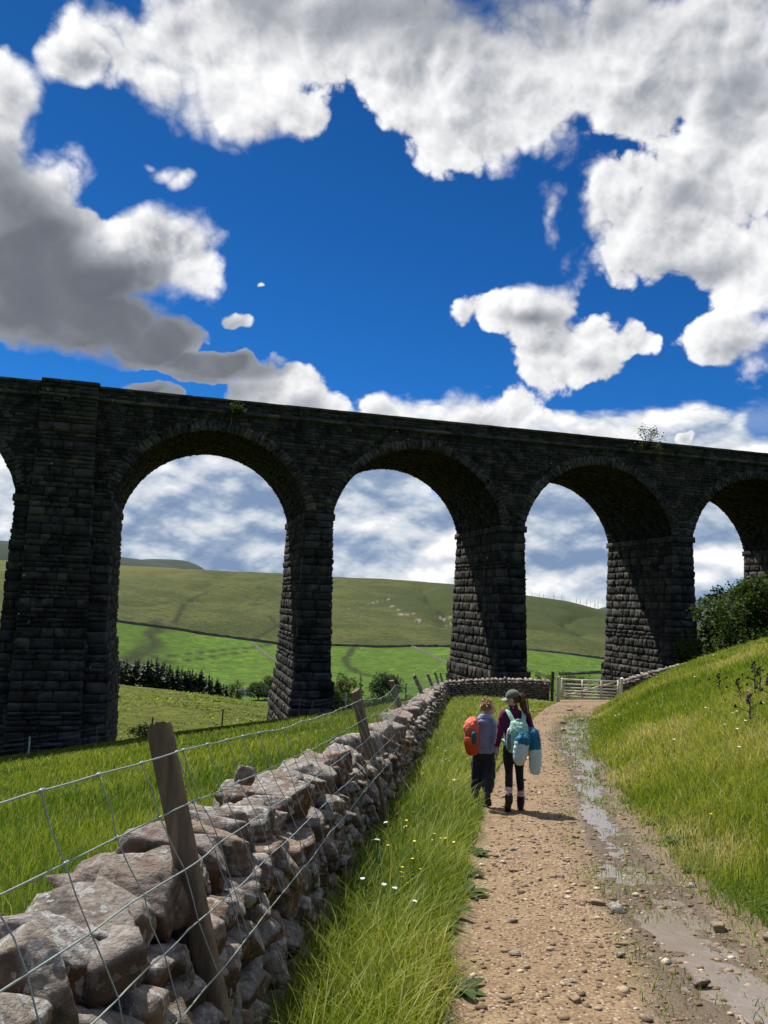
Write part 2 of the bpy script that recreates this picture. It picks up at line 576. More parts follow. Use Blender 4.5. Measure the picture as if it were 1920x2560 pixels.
def to_world(P):
    """survey axes -> world"""
    P = np.asarray(P, float)
    e = np.array([0, 0, EYE])
    return (P - e) @ SURVEY.T + e


def ground_z(X, Y):
    """height of the ground below a world point"""
    X = np.asarray(X, float); Y = np.asarray(Y, float)
    Z = 1.5 - .107 * Y
    for _ in range(4):
        q = np.stack([X, Y, Z - EYE], -1) @ SURVEY
        Z = Z + (survey_z(q[..., 0], q[..., 1]) - q[..., 2] - EYE)
    return Z


_gx, _gy = np.arange(-46, 46.01, .25), np.arange(-8, 112.01, .25)
_gm = ground_z(*np.meshgrid(_gx, _gy, indexing='ij'))


def gz(x, y):
    """the same for one point (bilinear on a fine grid close by)"""
    x, y = float(x), float(y)
    if -45.5 < x < 45.5 and -7.5 < y < 111.5:
        i, j = (x + 46) / .25, (y + 8) / .25
        a, b = int(i), int(j); fi, fj = i - a, j - b
        return float(_gm[a, b] * (1 - fi) * (1 - fj) + _gm[a + 1, b] * fi * (1 - fj) + _gm[a, b + 1] * (1 - fi) * fj + _gm[a + 1, b + 1] * fi * fj)
    return float(ground_z(np.array([x]), np.array([y]))[0])


def sz(x, y):
    return float(survey_z(np.array([x]), np.array([y]))[0])


def xy(x, y):
    """survey position on the ground -> world position"""
    p = to_world(np.array([x, y, sz(x, y)]))
    return float(p[0]), float(p[1])

# ------------------------------------------------------------------ ground: one sheet from underfoot to the far fell
def seg_dist(X, Y, pts):
    """distance to a polyline"""
    best = np.full(np.shape(X), 1e9)
    for (x0, y0), (x1, y1) in zip(pts[:-1], pts[1:]):
        dx, dy = x1 - x0, y1 - y0
        t = np.clip(((X - x0) * dx + (Y - y0) * dy) / (dx * dx + dy * dy), 0, 1)
        best = np.minimum(best, np.hypot(X - x0 - t * dx, Y - y0 - t * dy))
    return best


def moor_edge_r(az):
    return 700 + 6 * np.sin(np.radians(az) * 23)


GULLIES = [([(-201, 690), (-187, 640), (-178, 602), (-181, 580), (-188, 559), (-205, 540)], 9.5),
           ([(-190, 562), (-155, 600), (-117, 655), (-100, 690)], 3.4),
           ([(-188, 556), (-150, 585), (-112, 640)], 3.0),
           ([(-27, 690), (-33, 627), (-25, 601), (-18, 587), (-8, 560)], 4.5),
           ([(104, 600), (119, 570), (126, 536), (140, 520)], 4.0),
           ([(-224, 977), (-228, 896), (-205, 780), (-190, 700)], 3.6),
           ([(-120, 820), (-105, 760), (-118, 700)], 3.0), ([(60, 1000), (120, 900), (180, 800)], 3.0)]
SCREE = [((26, 921), 9, 26), ((37, 882), 8, 12), ((75, 966), 9, 24), ((81, 915), 8, 13), ((20, 968), 3, 16), ((2, 1060), 3, 26),
         ((-13, 1037), 3, 22), ((48, 860), 6, 8), ((10, 1000), 3, 12), ((60, 870), 5, 8), ((-30, 850), 4, 7), ((-45, 930), 3, 9), ((140, 980), 4, 9), ((90, 860), 4, 6)]

az_f = np.arange(-31, 31.001, .1)
az_b = np.concatenate([np.arange(31.6, 60, .6), np.arange(62, 298, 3.0), np.arange(300, 329, .6)])
AZ = np.radians(np.concatenate([az_f, az_b]))
RR = np.concatenate([np.geomspace(.6, 110, 190), np.geomspace(112, 3000, 250)])
rg, ag = np.meshgrid(RR, AZ, indexing='ij')
GX, GY = rg * np.sin(ag), rg * np.cos(ag)
GZ = survey_z(GX, GY)
in_path = sstep(GX, path_l(GY) - .15, path_l(GY) + .2) * (1 - sstep(GX, path_r(GY) - .2, path_r(GY) + .15)) * (GY < 46) * (rg < 60)
GZ = GZ - .05 * in_path
azd = np.degrees(np.arctan2(GX, GY))
wob = 14 * fbm(GX / 60, GY / 60, oct=3, seed=3)
a_moor = sstep(rg, moor_edge_r(azd) - 4, moor_edge_r(azd) + 4)
a_spur = sstep(rg, 84, 92) * (1 - sstep(rg, 262, 280))
a_path = np.clip(in_path, 0, 1)
a_gully = np.zeros_like(rg)
for pts, w in GULLIES:
    jig = .9 * w * fbm(GX / 18, GY / 18, oct=4, seed=7)
    a_gully = np.maximum(a_gully, 1 - sstep(seg_dist(GX + jig, GY + jig, pts), w * .15, w * (1.25 + .5 * fbm(GX / 7, GY / 7, oct=2, seed=9))))
a_scree = np.zeros_like(rg)
sn = fbm(GX / 4, GY / 9, oct=4, seed=12)
for (sx, sy), wx, wy in SCREE:
    d = np.hypot((GX - sx - (GY - sy) * .35) / wx, (GY - sy) / wy)
    a_scree = np.maximum(a_scree, (1 - sstep(d, .6, 1.2)) * sstep(sn, -.08, .12))
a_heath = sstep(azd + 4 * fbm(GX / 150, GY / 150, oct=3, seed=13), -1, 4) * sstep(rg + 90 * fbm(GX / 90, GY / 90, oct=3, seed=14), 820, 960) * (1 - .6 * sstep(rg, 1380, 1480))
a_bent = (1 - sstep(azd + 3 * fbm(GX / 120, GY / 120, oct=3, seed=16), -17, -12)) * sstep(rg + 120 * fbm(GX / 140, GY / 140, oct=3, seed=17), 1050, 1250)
# separately walled pastures have their own green; duller ones also stand in for cloud shadow
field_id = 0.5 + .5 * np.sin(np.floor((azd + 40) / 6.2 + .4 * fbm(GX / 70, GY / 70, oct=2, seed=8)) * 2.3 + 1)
nA, nR = len(AZ), len(RR)
idx = np.arange(nR * nA).reshape(nR, nA)
q = np.stack([idx[:-1, :], np.roll(idx, -1, 1)[:-1, :], np.roll(idx, -1, 1)[1:, :], idx[1:, :]], -1).reshape(-1, 4)
GV = np.stack([GX, GY, GZ], -1).reshape(-1, 3)
GV = to_world(np.vstack([GV, [[0, 0, sz(0, 0)]]]))
fan = np.stack([np.full(nA, nR * nA), np.roll(idx[0], -1), idx[0]], -1)

gm, g, go = new_mat('ground_cover')
pos = g.n('ShaderNodeNewGeometry').outputs['Position']
n_big = g.noise(pos, .018, 6.0, .6)
n_mid = g.noise(pos, .11, 6.0, .62)
n_fine = g.noise(pos, 1.4, 6.0, .65)
n_tuft = g.noise(g.vmath('MULTIPLY', pos, (1, 1, 2.5)), .55, 8.0, .7)
n_rush = g.noise(g.vmath('MULTIPLY', pos, (.9, 1.6, 1.6)), .16, 9.0, .72)
n_spot = g.noise(pos, .34, 7.0, .72)
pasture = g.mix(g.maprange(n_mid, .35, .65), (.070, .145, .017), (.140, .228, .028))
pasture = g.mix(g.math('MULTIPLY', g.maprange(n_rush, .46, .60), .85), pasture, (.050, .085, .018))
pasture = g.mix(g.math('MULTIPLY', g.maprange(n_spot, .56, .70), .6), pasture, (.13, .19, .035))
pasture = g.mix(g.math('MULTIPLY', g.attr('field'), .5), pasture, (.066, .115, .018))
moor = g.mix(g.maprange(n_big, .36, .64), (.052, .074, .019), (.104, .118, .032))  # broad dark and light cover patches, also standing in for cloud shadows
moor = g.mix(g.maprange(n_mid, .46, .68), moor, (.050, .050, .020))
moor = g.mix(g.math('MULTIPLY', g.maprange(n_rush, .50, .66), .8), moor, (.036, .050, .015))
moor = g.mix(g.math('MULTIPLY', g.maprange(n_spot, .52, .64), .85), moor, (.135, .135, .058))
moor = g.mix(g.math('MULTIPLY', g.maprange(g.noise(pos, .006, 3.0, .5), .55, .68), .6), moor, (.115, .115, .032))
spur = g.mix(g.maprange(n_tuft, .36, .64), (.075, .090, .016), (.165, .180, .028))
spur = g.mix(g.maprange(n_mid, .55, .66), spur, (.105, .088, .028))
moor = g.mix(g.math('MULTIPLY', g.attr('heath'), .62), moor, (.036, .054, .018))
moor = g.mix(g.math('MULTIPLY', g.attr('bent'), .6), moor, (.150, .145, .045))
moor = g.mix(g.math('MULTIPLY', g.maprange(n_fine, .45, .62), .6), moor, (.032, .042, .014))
pasture = g.mix(g.math('MULTIPLY', g.maprange(n_fine, .48, .62), .40), pasture, (.045, .085, .014))
near = g.mix(g.maprange(n_fine, .35, .65), (.045, .075, .008), (.095, .130, .016))
dirt = g.mix(n_fine, (.10, .07, .042), (.17, .125, .08))
dist_r = g.vmath('LENGTH', pos)
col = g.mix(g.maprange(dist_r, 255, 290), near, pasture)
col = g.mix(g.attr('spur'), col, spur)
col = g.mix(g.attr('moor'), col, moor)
col = g.mix(g.math('MULTIPLY', g.attr('gully'), .85), col, (.030, .036, .016))
col = g.mix(g.attr('scree'), col, (.25, .215, .19))
col = g.mix(g.attr('trod'), col, dirt)
nrm = g.bump(n_tuft, .9, .8)
nrm = g.bump(n_rush, .8, 2.2, nrm)
nrm = g.bump(n_fine, .6, .05, nrm)
principled(g, go, col, .95, nrm, .1)
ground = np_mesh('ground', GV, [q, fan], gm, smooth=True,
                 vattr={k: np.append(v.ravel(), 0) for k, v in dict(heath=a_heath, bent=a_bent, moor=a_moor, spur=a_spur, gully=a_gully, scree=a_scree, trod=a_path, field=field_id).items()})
tag(ground, kind='structure')

# distant fells, well beyond the dale: each its own rounded ridge
hm, h, ho = new_mat('cloud_shaded_heather')
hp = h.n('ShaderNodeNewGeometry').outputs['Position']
hc = h.mix(h.noise(hp, .004, 6.0, .6), (.030, .045, .040), (.062, .078, .058))  # dark bluish heather, with cloud shade put into its colour
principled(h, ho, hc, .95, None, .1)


def far_hill(r0, depth, azs, els, mat, seed):
    A = np.linspace(azs[0], azs[-1], 140)
    E_ = np.interp(A, azs, els)
    E_ = np.convolve(np.pad(E_, 4, 'edge'), np.ones(9) / 9, 'valid')
    T = np.linspace(-1, 1, 26)
    a2, t2 = np.meshgrid(np.radians(A), T, indexing='ij')
    rr = r0 + t2 * depth
    top = EYE + r0 * np.tan(np.radians(E_))[:, None]
    z = top * (1 - np.abs(t2) ** 2.2) - 120 * np.abs(t2) ** 2.2
    X, Y = rr * np.sin(a2), rr * np.cos(a2)
    z = z + 10 * fbm(X / 240, Y / 240, oct=4, seed=seed) * np.abs(t2)
    n, m = X.shape
    ii = np.arange(n * m).reshape(n, m)
    f = np.stack([ii[:-1, :-1], ii[1:, :-1], ii[1:, 1:], ii[:-1, 1:]], -1).reshape(-1, 4)
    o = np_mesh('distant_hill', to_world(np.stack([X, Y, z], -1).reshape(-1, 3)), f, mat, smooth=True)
    return tag(o, kind='structure')


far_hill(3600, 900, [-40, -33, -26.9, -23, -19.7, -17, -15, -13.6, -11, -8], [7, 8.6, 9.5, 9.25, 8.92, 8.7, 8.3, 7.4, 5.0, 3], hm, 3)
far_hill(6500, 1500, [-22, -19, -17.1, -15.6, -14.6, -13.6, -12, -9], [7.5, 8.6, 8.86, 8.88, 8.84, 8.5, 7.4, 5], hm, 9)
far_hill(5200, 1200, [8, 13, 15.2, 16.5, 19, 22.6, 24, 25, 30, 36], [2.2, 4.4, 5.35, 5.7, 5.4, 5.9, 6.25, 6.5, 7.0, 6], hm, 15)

# ------------------------------------------------------------------ stony track
def path_relief(X, Y):
    """ruts, bumps and the shallow channel the water runs in"""
    wc, ww = np.interp(Y, WET_Y, WET_X), np.interp(Y, WET_Y, WET_W)
    chan = np.exp(-((X - wc) / (ww * 1.1)) ** 2) * (1 - sstep(Y, 30, 34))
    bump = .014 * fbm(X * 2.2, Y * 2.2, oct=4, seed=71) + .009 * fbm(X * 11, Y * 11, oct=3, seed=72)
    bump = bump + chan * (.016 * fbm(X * 3.1, Y * 1.5, oct=3, seed=73) + .012 * fbm(X * 7.5, Y * 4.5, oct=2, seed=74))
    return -.026 * chan + bump, chan


PYs = np.concatenate([np.arange(-6, 2.5, .25), np.geomspace(2.5, 46.5, 560)])
U = np.linspace(0, 1, 110)
py_, pu = np.meshgrid(PYs, U, indexing='ij')
pl_, pr_ = path_l(py_) - .30, path_r(py_) + .30
edge = .16 * fbm(py_ * 1.1, pu * 3, oct=3, seed=77) + .05 * fbm(py_ * 5, pu * 3, oct=2, seed=78)
PX = pl_ + (pr_ - pl_) * pu + edge * (1 - 2 * pu) * (np.abs(2 * pu - 1) ** 3)
rel, chan = path_relief(PX, py_)
edg = np.minimum(pu, 1 - pu) * (pr_ - pl_)
PZ = survey_z(PX, py_) + .004 + rel * sstep(edg, 0, .3) - .055 * (1 - sstep(edg, .02, .25))
n, m = PX.shape
ii = np.arange(n * m).reshape(n, m)
pf = np.stack([ii[:-1, :-1], ii[:-1, 1:], ii[1:, 1:], ii[1:, :-1]], -1).reshape(-1, 4)
pm, p, po = new_mat('stony_track')
tp = p.n('ShaderNodeNewGeometry').outputs['Position']
f1 = p.noise(tp, 3.0, 8.0, .65)
f2 = p.noise(tp, 38.0, 5.0, .6)
vor = p.voronoi(tp, 46.0, 'F1', 'Color')
vd = p.voronoi(tp, 46.0, 'F1', 'Distance')
vsep = p.n('ShaderNodeSeparateColor')
p.link(vor, vsep.inputs[0])
earth = p.mix(p.maprange(f1, .3, .7), (.195, .128, .066), (.285, .198, .112))
earth = p.mix(p.maprange(f2, .45, .65), earth, (.11, .068, .037))
stone = p.ramp(vsep.outputs[0], [(0.0, (.17, .125, .09)), (.5, (.32, .24, .165)), (1.0, (.48, .41, .32))])
chipm = p.math('MULTIPLY', p.math('GREATER_THAN', vsep.outputs[1], .52), p.math('LESS_THAN', vd, .42))
earth = p.mix(p.math('MULTIPLY', chipm, .75), earth, stone)
earth = p.mix(p.math('MULTIPLY', p.attr('damp'), p.maprange(f1, .25, .6, .35, .85)), earth, (.15, .115, .075))
wet = p.maprange(p.math('ADD', p.attr('wet'), p.math('MULTIPLY_ADD', f1, .8, -.4)), .28, .62)
damp = p.mix(.62, earth, (.10, .072, .050))
earth = p.mix(wet, earth, damp)
moss = p.maprange(p.math('ADD', p.attr('rim'), p.math('MULTIPLY_ADD', f1, 1.2, -.6)), .62, .80)
earth = p.mix(p.math('MULTIPLY', moss, .8), earth, (.055, .075, .016))
rgh = p.maprange(wet, 0, 1, .92, .34, smooth=False)
hgt = p.math('ADD', p.math('MULTIPLY', f2, .6), p.math('MULTIPLY', p.math('SUBTRACT', .5, vd), .7))
principled(p, po, earth, rgh, p.bump(hgt, .8, .012), .4)
path = np_mesh('path', to_world(np.stack([PX, py_, PZ], -1).reshape(-1, 3)), pf, pm, smooth=True,
               vattr=dict(damp=(sstep(PX, np.interp(py_, WET_Y, WET_X) - .65, np.interp(py_, WET_Y, WET_X) - .05) * (1 - sstep(py_, 24, 34))).ravel(), wet=chan.ravel(), rim=(1 - sstep(edg, .05, .55)).ravel()))
tag(path, kind='structure')

# shallow water lying in the channel; stones and mud stand out of it
wys = np.geomspace(2.6, 33.5, 420)
wu = np.linspace(-1, 1, 26)
wy, wv = np.meshgrid(wys, wu, indexing='ij')
wx = np.interp(wy, WET_Y, WET_X) + wv * np.interp(wy, WET_Y, WET_W) * 1.9
wz = survey_z(wx, wy) + .004 - .0200
n, m = wx.shape
ii = np.arange(n * m).reshape(n, m)
wf = np.stack([ii[:-1, :-1], ii[:-1, 1:], ii[1:, 1:], ii[1:, :-1]], -1).reshape(-1, 4)
wm, w_, wo = new_mat('shallow_water')
wp = w_.n('ShaderNodeNewGeometry').outputs['Position']
principled(w_, wo, w_.mix(w_.noise(wp, 6.0), (.19, .158, .128), (.28, .235, .195)), .08, w_.bump(w_.noise(w_.vmath('MULTIPLY', wp, (1, .5, 1)), 16.0, 3.0, .5), .35, .02), .6)
water = np_mesh('water', to_world(np.stack([wx, wy, wz], -1).reshape(-1, 3)), wf, wm, smooth=True)
tag(water, kind='structure')

# ------------------------------------------------------------------ viaduct
rng = np.random.default_rng(11)


def vpt(t, n, z):
    """viaduct frame (along, through, height) -> world"""
    t = np.asarray(t, float); n = np.asarray(n, float)
    return np.stack([VO[0] + t * VD[0] + n * VN[0], VO[1] + t * VD[1] + n * VN[1], np.broadcast_to(z, np.broadcast(t, n).shape) + 0.0], -1)


def patch(mb, rects, fn, proud=.03, bulge=.05, rough=.035, joint=.06, inset=.035, nu=4, nv=3, tints=None, pr_var=.03):
    """rock-faced stones: each rect (u0,u1,v0,v1) becomes a cushion standing out of recessed joints; fn(u,v,h) -> xyz"""
    rects = np.asarray(rects, float)
    k = len(rects)
    if k == 0: return
    u0, u1, v0, v1 = rects.T
    NU, NV = nu + 2, nv + 2

    def line(a, b, n):
        e = np.minimum(inset, .22 * (b - a))
        inner = a[:, None] + e[:, None] + (b - a - 2 * e)[:, None] * np.linspace(0, 1, n)[None, :]
        return np.concatenate([a[:, None], inner, b[:, None]], 1)
    uu, vv = line(u0, u1, nu), line(v0, v1, nv)
    Ug = np.broadcast_to(uu[:, :, None], (k, NU, NV)).copy()
    Vg = np.broadcast_to(vv[:, None, :], (k, NU, NV)).copy()
    H = np.full((k, NU, NV), -joint)
    iu = np.linspace(0, 1, nu); iv = np.linspace(0, 1, nv)
    shape = (np.sin(pi * np.clip(iu, .12, .88))[:, None] * np.sin(pi * np.clip(iv, .2, .8))[None, :])
    tilt = rng.uniform(-1, 1, (k, 1, 1)) * (iu - .5)[None, :, None] + rng.uniform(-1, 1, (k, 1, 1)) * (iv - .5)[None, None, :]
    inner = proud + rng.uniform(-pr_var, pr_var, (k, 1, 1)) + bulge * rng.uniform(.4, 1.5, (k, 1, 1)) * shape[None] + tilt * rough * .9 + rng.normal(0, rough * .6, (k, nu, nv))
    H[:, 1:-1, 1:-1] = np.maximum(inner, -.01)
    Ug[:, 1:-1, 1:-1] += rng.normal(0, .012, (k, nu, nv)); Vg[:, 1:-1, 1:-1] += rng.normal(0, .01, (k, nu, nv))
    P = fn(Ug, Vg, H).reshape(-1, 3)
    base = (np.arange(k) * NU * NV)[:, None, None]
    a = np.arange(NU - 1)[:, None] * NV + np.arange(NV - 1)[None, :]
    F = np.stack([base + a, base + a + NV, base + a + NV + 1, base + a + 1], -1).reshape(-1, 4)
    tv = rng.uniform(0, 1, k) if tints is None else tints
    mb.add(P, F, np.repeat(tv, (NU - 1) * (NV - 1)))


def split_row(a, b, lo, hi):
    """random joints between a and b"""
    out = [a]
    while b - out[-1] > hi * 1.25:
        out.append(out[-1] + rng.uniform(lo, hi))
    if b - out[-1] < lo * .5 and len(out) > 1: out.pop()
    out.append(b)
    return out


def courses(z0, z1, lo, hi):
    zs = [z0]
    while z1 - zs[-1] > hi * 1.2: zs.append(zs[-1] + rng.uniform(lo, hi))
    zs.append(z1)
    return zs


def gritstone(name, dark, light, brown, speck=.10):
    m, nt, out = new_mat(name)
    ps = nt.n('ShaderNodeNewGeometry').outputs['Position']
    tn = nt.attr('tint')
    a = nt.noise(ps, 1.1, 7.0, .62)
    b = nt.noise(ps, 9.0, 6.0, .65)
    c = nt.mix(tn, dark, light)
    c = nt.mix(nt.maprange(tn, .78, .95), c, brown)
    c = nt.mix(nt.maprange(a, .42, .66), c, tuple(x * .6 for x in dark))
    c = nt.mix(nt.math('MULTIPLY', nt.maprange(b, .56, .72), .55), c, tuple(min(1, x * 2.1) for x in light))
    streak = nt.noise(nt.vmath('MULTIPLY', ps, (1.3, 1.3, .12)), 1.0, 5.0, .6)
    c = nt.mix(nt.math('MULTIPLY', nt.maprange(streak, .5, .7), .5), c, (.020, .019, .018))
    lime = nt.noise(nt.vmath('MULTIPLY', ps, (2.6, 2.6, .22)), 1.0, 6.0, .65)
    lm = nt.math('MULTIPLY', nt.maprange(lime, .60, .70), nt.maprange(nt.noise(ps, .35, 2.0), .48, .62))
    c = nt.mix(nt.math('MULTIPLY', lm, .55), c, (.26, .25, .235))
    c = nt.mix(nt.math('MULTIPLY', nt.maprange(nt.noise(ps, .16, 4.0, .6), .50, .66), .28), c, (.090, .072, .056))
    lich = nt.math('LESS_THAN', nt.voronoi(ps, 1.15), speck)
    pick = nt.math('GREATER_THAN', nt.noise(ps, .9, 2.0), .56)
    c = nt.mix(nt.math('MULTIPLY', lich, pick), c, (.45, .44, .40))
    principled(nt, out, c, .92, nt.bump(nt.math('ADD', b, nt.math('MULTIPLY', nt.noise(ps, 30.0, 4.0, .6), .4)), .75, .05), .2)
    return m


M_PIER = gritstone('sooty_gritstone', (.030, .028, .027), (.130, .120, .108), (.130, .108, .090))
M_WALLING = gritstone('sooty_rubble', (.030, .028, .026), (.110, .099, .084), (.118, .102, .080), .07)
M_RING = gritstone('dressed_voussoirs', (.065, .06, .055), (.16, .145, .125), (.17, .135, .10), .06)
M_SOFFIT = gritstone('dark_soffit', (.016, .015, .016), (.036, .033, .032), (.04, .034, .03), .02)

SPAN, OPEN, ZS, RAD = 15.75, 13.75, 8.01, 7.03
ZC = ZS - math.sqrt(RAD ** 2 - (OPEN / 2) ** 2)       # centre of the arch circle
WID = 10.0
ZSTR, ZPAR = 14.92, 16.02
T0 = .1                                                # left springing of the first full arch
SPANS = [-1 - .0, 0, 1, 2, 3, 4]


def a_left(k):
    """left springing of span k; the thick pier sits between spans -1 and 0"""
    return T0 + SPAN * k if k >= 0 else T0 - 6.2 - OPEN - SPAN * (-1 - k)


viaduct = empty('viaduct', (float(VO[0]), float(VO[1]), gz(VO[0], VO[1])))
tag(viaduct, 'long blackened stone railway viaduct of tall round arches striding across the dale', 'viaduct')
VROOT = Vector((float(VO[0]), float(VO[1]), viaduct.location.z))


def vbuild(mb, name, mat, parent=None):
    o = mb.build(name, mat, None)
    o.parent = parent or viaduct
    o.matrix_parent_inverse = Matrix.Translation(-VROOT)
    return o


BAT = .024


def pier(t0, t1, zb, zpl, chunky=1.0):
    """tapering pier of rock-faced courses; plinth below zpl"""
    mb = MB()

    def ext(z):
        e = BAT * (ZS - z) + np.where(z < zpl, .20, 0.0) + np.where(z < zpl - 2.0, .16, 0)
        return e
    zs = courses(zb, ZS - .50, .50, .80)
    zs = [zpl if abs(z - zpl) < .40 else z for z in zs]
    faces = []
    core = []
    for za, zb_ in zip(zs[:-1], zs[1:]):
        zm = (za + zb_) / 2
        e = float(ext(np.array(zm)))
        A, B = t0 - e, t1 + e
        N0, N1 = -e * 1.0, WID + e * 1.0
        two = rng.uniform() < (.45 if t1 - t0 > 4 else .08) and zb_ - za > .55
        for (za2, zb2) in ([(za, zm), (zm, zb_)] if two else [(za, zb_)]):
            for side in range(4):
                L0, L1 = ((A, B), (N0, N1), (A, B), (N0, N1))[side]
                js = split_row(L0, L1, .6 * chunky, 1.35 * chunky)
                r = [(js[i], js[i + 1], za2, zb2) for i in range(len(js) - 1)]
                fn = {0: lambda u, v, h: vpt(u, N0 - h, v), 2: lambda u, v, h: vpt(u, N1 + h, v),
                      1: lambda u, v, h: vpt(B + h, u, v), 3: lambda u, v, h: vpt(A - h, u, v)}[side]
                patch(mb, r, fn, .03, .085, .06, .055, .05, 6, 4)
        # bed of the course, so that ledges are solid
        c = vpt(np.array([A, B, B, A]) , np.array([N0, N0, N1, N1]), zb_)
        mb.add(c, np.array([[0, 1, 2, 3]]), .3)
    o = vbuild(mb, 'pier', M_PIER)
    im = MB()
    for side in range(4):
        e = .16
        A, B, N0, N1 = t0 - e, t1 + e, -e, WID + e
        L0, L1 = ((A, B), (N0, N1), (A, B), (N0, N1))[side]
        js = split_row(L0, L1, .7, 1.3)
        r = [(js[i], js[i + 1], ZS - .50, ZS) for i in range(len(js) - 1)]
        fn = {0: lambda u, v, h: vpt(u, N0 - h, v), 2: lambda u, v, h: vpt(u, N1 + h, v),
              1: lambda u, v, h: vpt(B + h, u, v), 3: lambda u, v, h: vpt(A - h, u, v)}[side]
        patch(im, r, fn, .01, .02, .015, .02, .03)
    c0 = vpt(np.array([A, B, B, A]), np.array([N0, N0, N1, N1]), ZS)
    c1 = vpt(np.array([A, B, B, A]), np.array([N0, N0, N1, N1]), ZS - .5)
    im.add(c0, np.array([[0, 1, 2, 3]])); im.add(c1, np.array([[3, 2, 1, 0]]))
    io = im.build('impost', M_PIER, o)
    return o


PIERS = [(a_left(-1) - 2.0, a_left(-1), -17, -3.0), (-6.1, T0, -13, -1.95), (13.85, 15.85, -10.5, -4.35), (29.6, 31.6, -9, -3.5),
         (45.35, 47.35, -8.5, -3.4), (61.1, 63.1, -6.5, -2.0), (76.85, 78.85, -5, -1)]
for i, (t0, t1, zb, zpl) in enumerate(PIERS):
    pier(t0, t1, zb, zpl, 1.1 if i == 1 else 1.0)

# arch rings (voussoirs) and barrel soffits
HALF = math.asin(OPEN / 2 / RAD)
NV = 62
for k in SPANS:
    tc = a_left(k) + OPEN / 2
    th = np.linspace(-HALF, HALF, NV + 1)
    if ZC < ZS:                                        # start where the circle meets the impost
        th = np.linspace(-HALF, HALF, NV + 1)
    r = [(th[i], th[i + 1], RAD - .02, RAD + .74 + rng.uniform(-.06, .06)) for i in range(NV)]
    for s in (0, 1):
        mb = MB()
        fn = (lambda u, v, h: vpt(tc + v * np.sin(u), -.05 - h, ZC + v * np.cos(u))) if s == 0 else \
             (lambda u, v, h: vpt(tc + v * np.sin(u), WID + .05 + h, ZC + v * np.cos(u)))
        patch(mb, r, fn, .03, .03, .03, .05, .012, 3, 4)
        vbuild(mb, 'arch_ring', M_RING)
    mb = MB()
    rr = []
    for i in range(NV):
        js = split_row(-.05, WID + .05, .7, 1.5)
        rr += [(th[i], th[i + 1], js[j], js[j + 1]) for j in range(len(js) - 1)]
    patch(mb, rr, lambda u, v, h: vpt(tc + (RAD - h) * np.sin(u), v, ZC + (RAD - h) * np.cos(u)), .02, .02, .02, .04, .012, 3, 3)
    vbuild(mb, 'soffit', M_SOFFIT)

# spandrel walling, fitted round the arches course by course
mb = MB()
TA, TB = a_left(-1) - 2.0, 78.85
zs = courses(ZS, ZSTR, .20, .34)
for side in (0, 1):
    for za, zb in zip(zs[:-1], zs[1:]):
        zm = (za + zb) / 2
        cuts = []
        for k in SPANS:
            tc = a_left(k) + OPEN / 2
            d2 = (RAD + .55) ** 2 - (zm - ZC) ** 2
            if d2 > 0: cuts.append((tc - math.sqrt(d2), tc + math.sqrt(d2)))
        cuts.sort()
        a = TA
        iv = []
        for c0, c1 in cuts:
            if c0 > a: iv.append((a, c0))
            a = max(a, c1)
        if a < TB: iv.append((a, TB))
        for a, b in iv:
            js = split_row(a, b, .35, .95)
            fn = (lambda u, v, h: vpt(u, -h, v)) if side == 0 else (lambda u, v, h: vpt(u, WID + h, v))
            patch(mb, [(js[i], js[i + 1], za, zb) for i in range(len(js) - 1)], fn, .012, .02, .022, .045, .02, 4, 3)
# solid core just behind the facing stones
for k in SPANS:
    tc = a_left(k) + OPEN / 2
    th = np.linspace(-HALF, HALF, 41)
    at, az_ = tc + (RAD + .06) * np.sin(th), ZC + (RAD + .06) * np.cos(th)
    for nn in (.06, WID - .06):
        V = np.vstack([vpt(at, nn, az_), vpt(at, nn, ZSTR)])
        i = np.arange(40)
        mb.add(V, np.stack([i, i + 1, i + 42, i + 41], -1), .2)
    nb = a_left(k) - (2.0 if k != 0 else 6.2)
    for nn in (.06, WID - .06):
        mb.add(vpt(np.array([nb - .1, a_left(k) + .1, a_left(k) + .1, nb - .1]), nn, np.array([ZS, ZS, ZSTR, ZSTR])), np.array([[0, 1, 2, 3]]), .2)
    V = np.vstack([vpt(at, .06, az_), vpt(at, WID - .06, az_)])
    mb.add(V, np.stack([i, i + 1, i + 42, i + 41], -1), .2)
mb.add(vpt(np.array([TA, TB, TB, TA]), np.array([0.06, .06, WID - .06, WID - .06]), ZSTR - .03), np.array([[0, 1, 2, 3]]), .2)
for tt in (TA, TB):
    mb.add(vpt(np.array([tt] * 4), np.array([0.06, WID - .06, WID - .06, .06]), np.array([ZS, ZS, ZSTR, ZSTR])), np.array([[0, 1, 2, 3]]), .2)
vbuild(mb, 'spandrel_wall', M_WALLING)

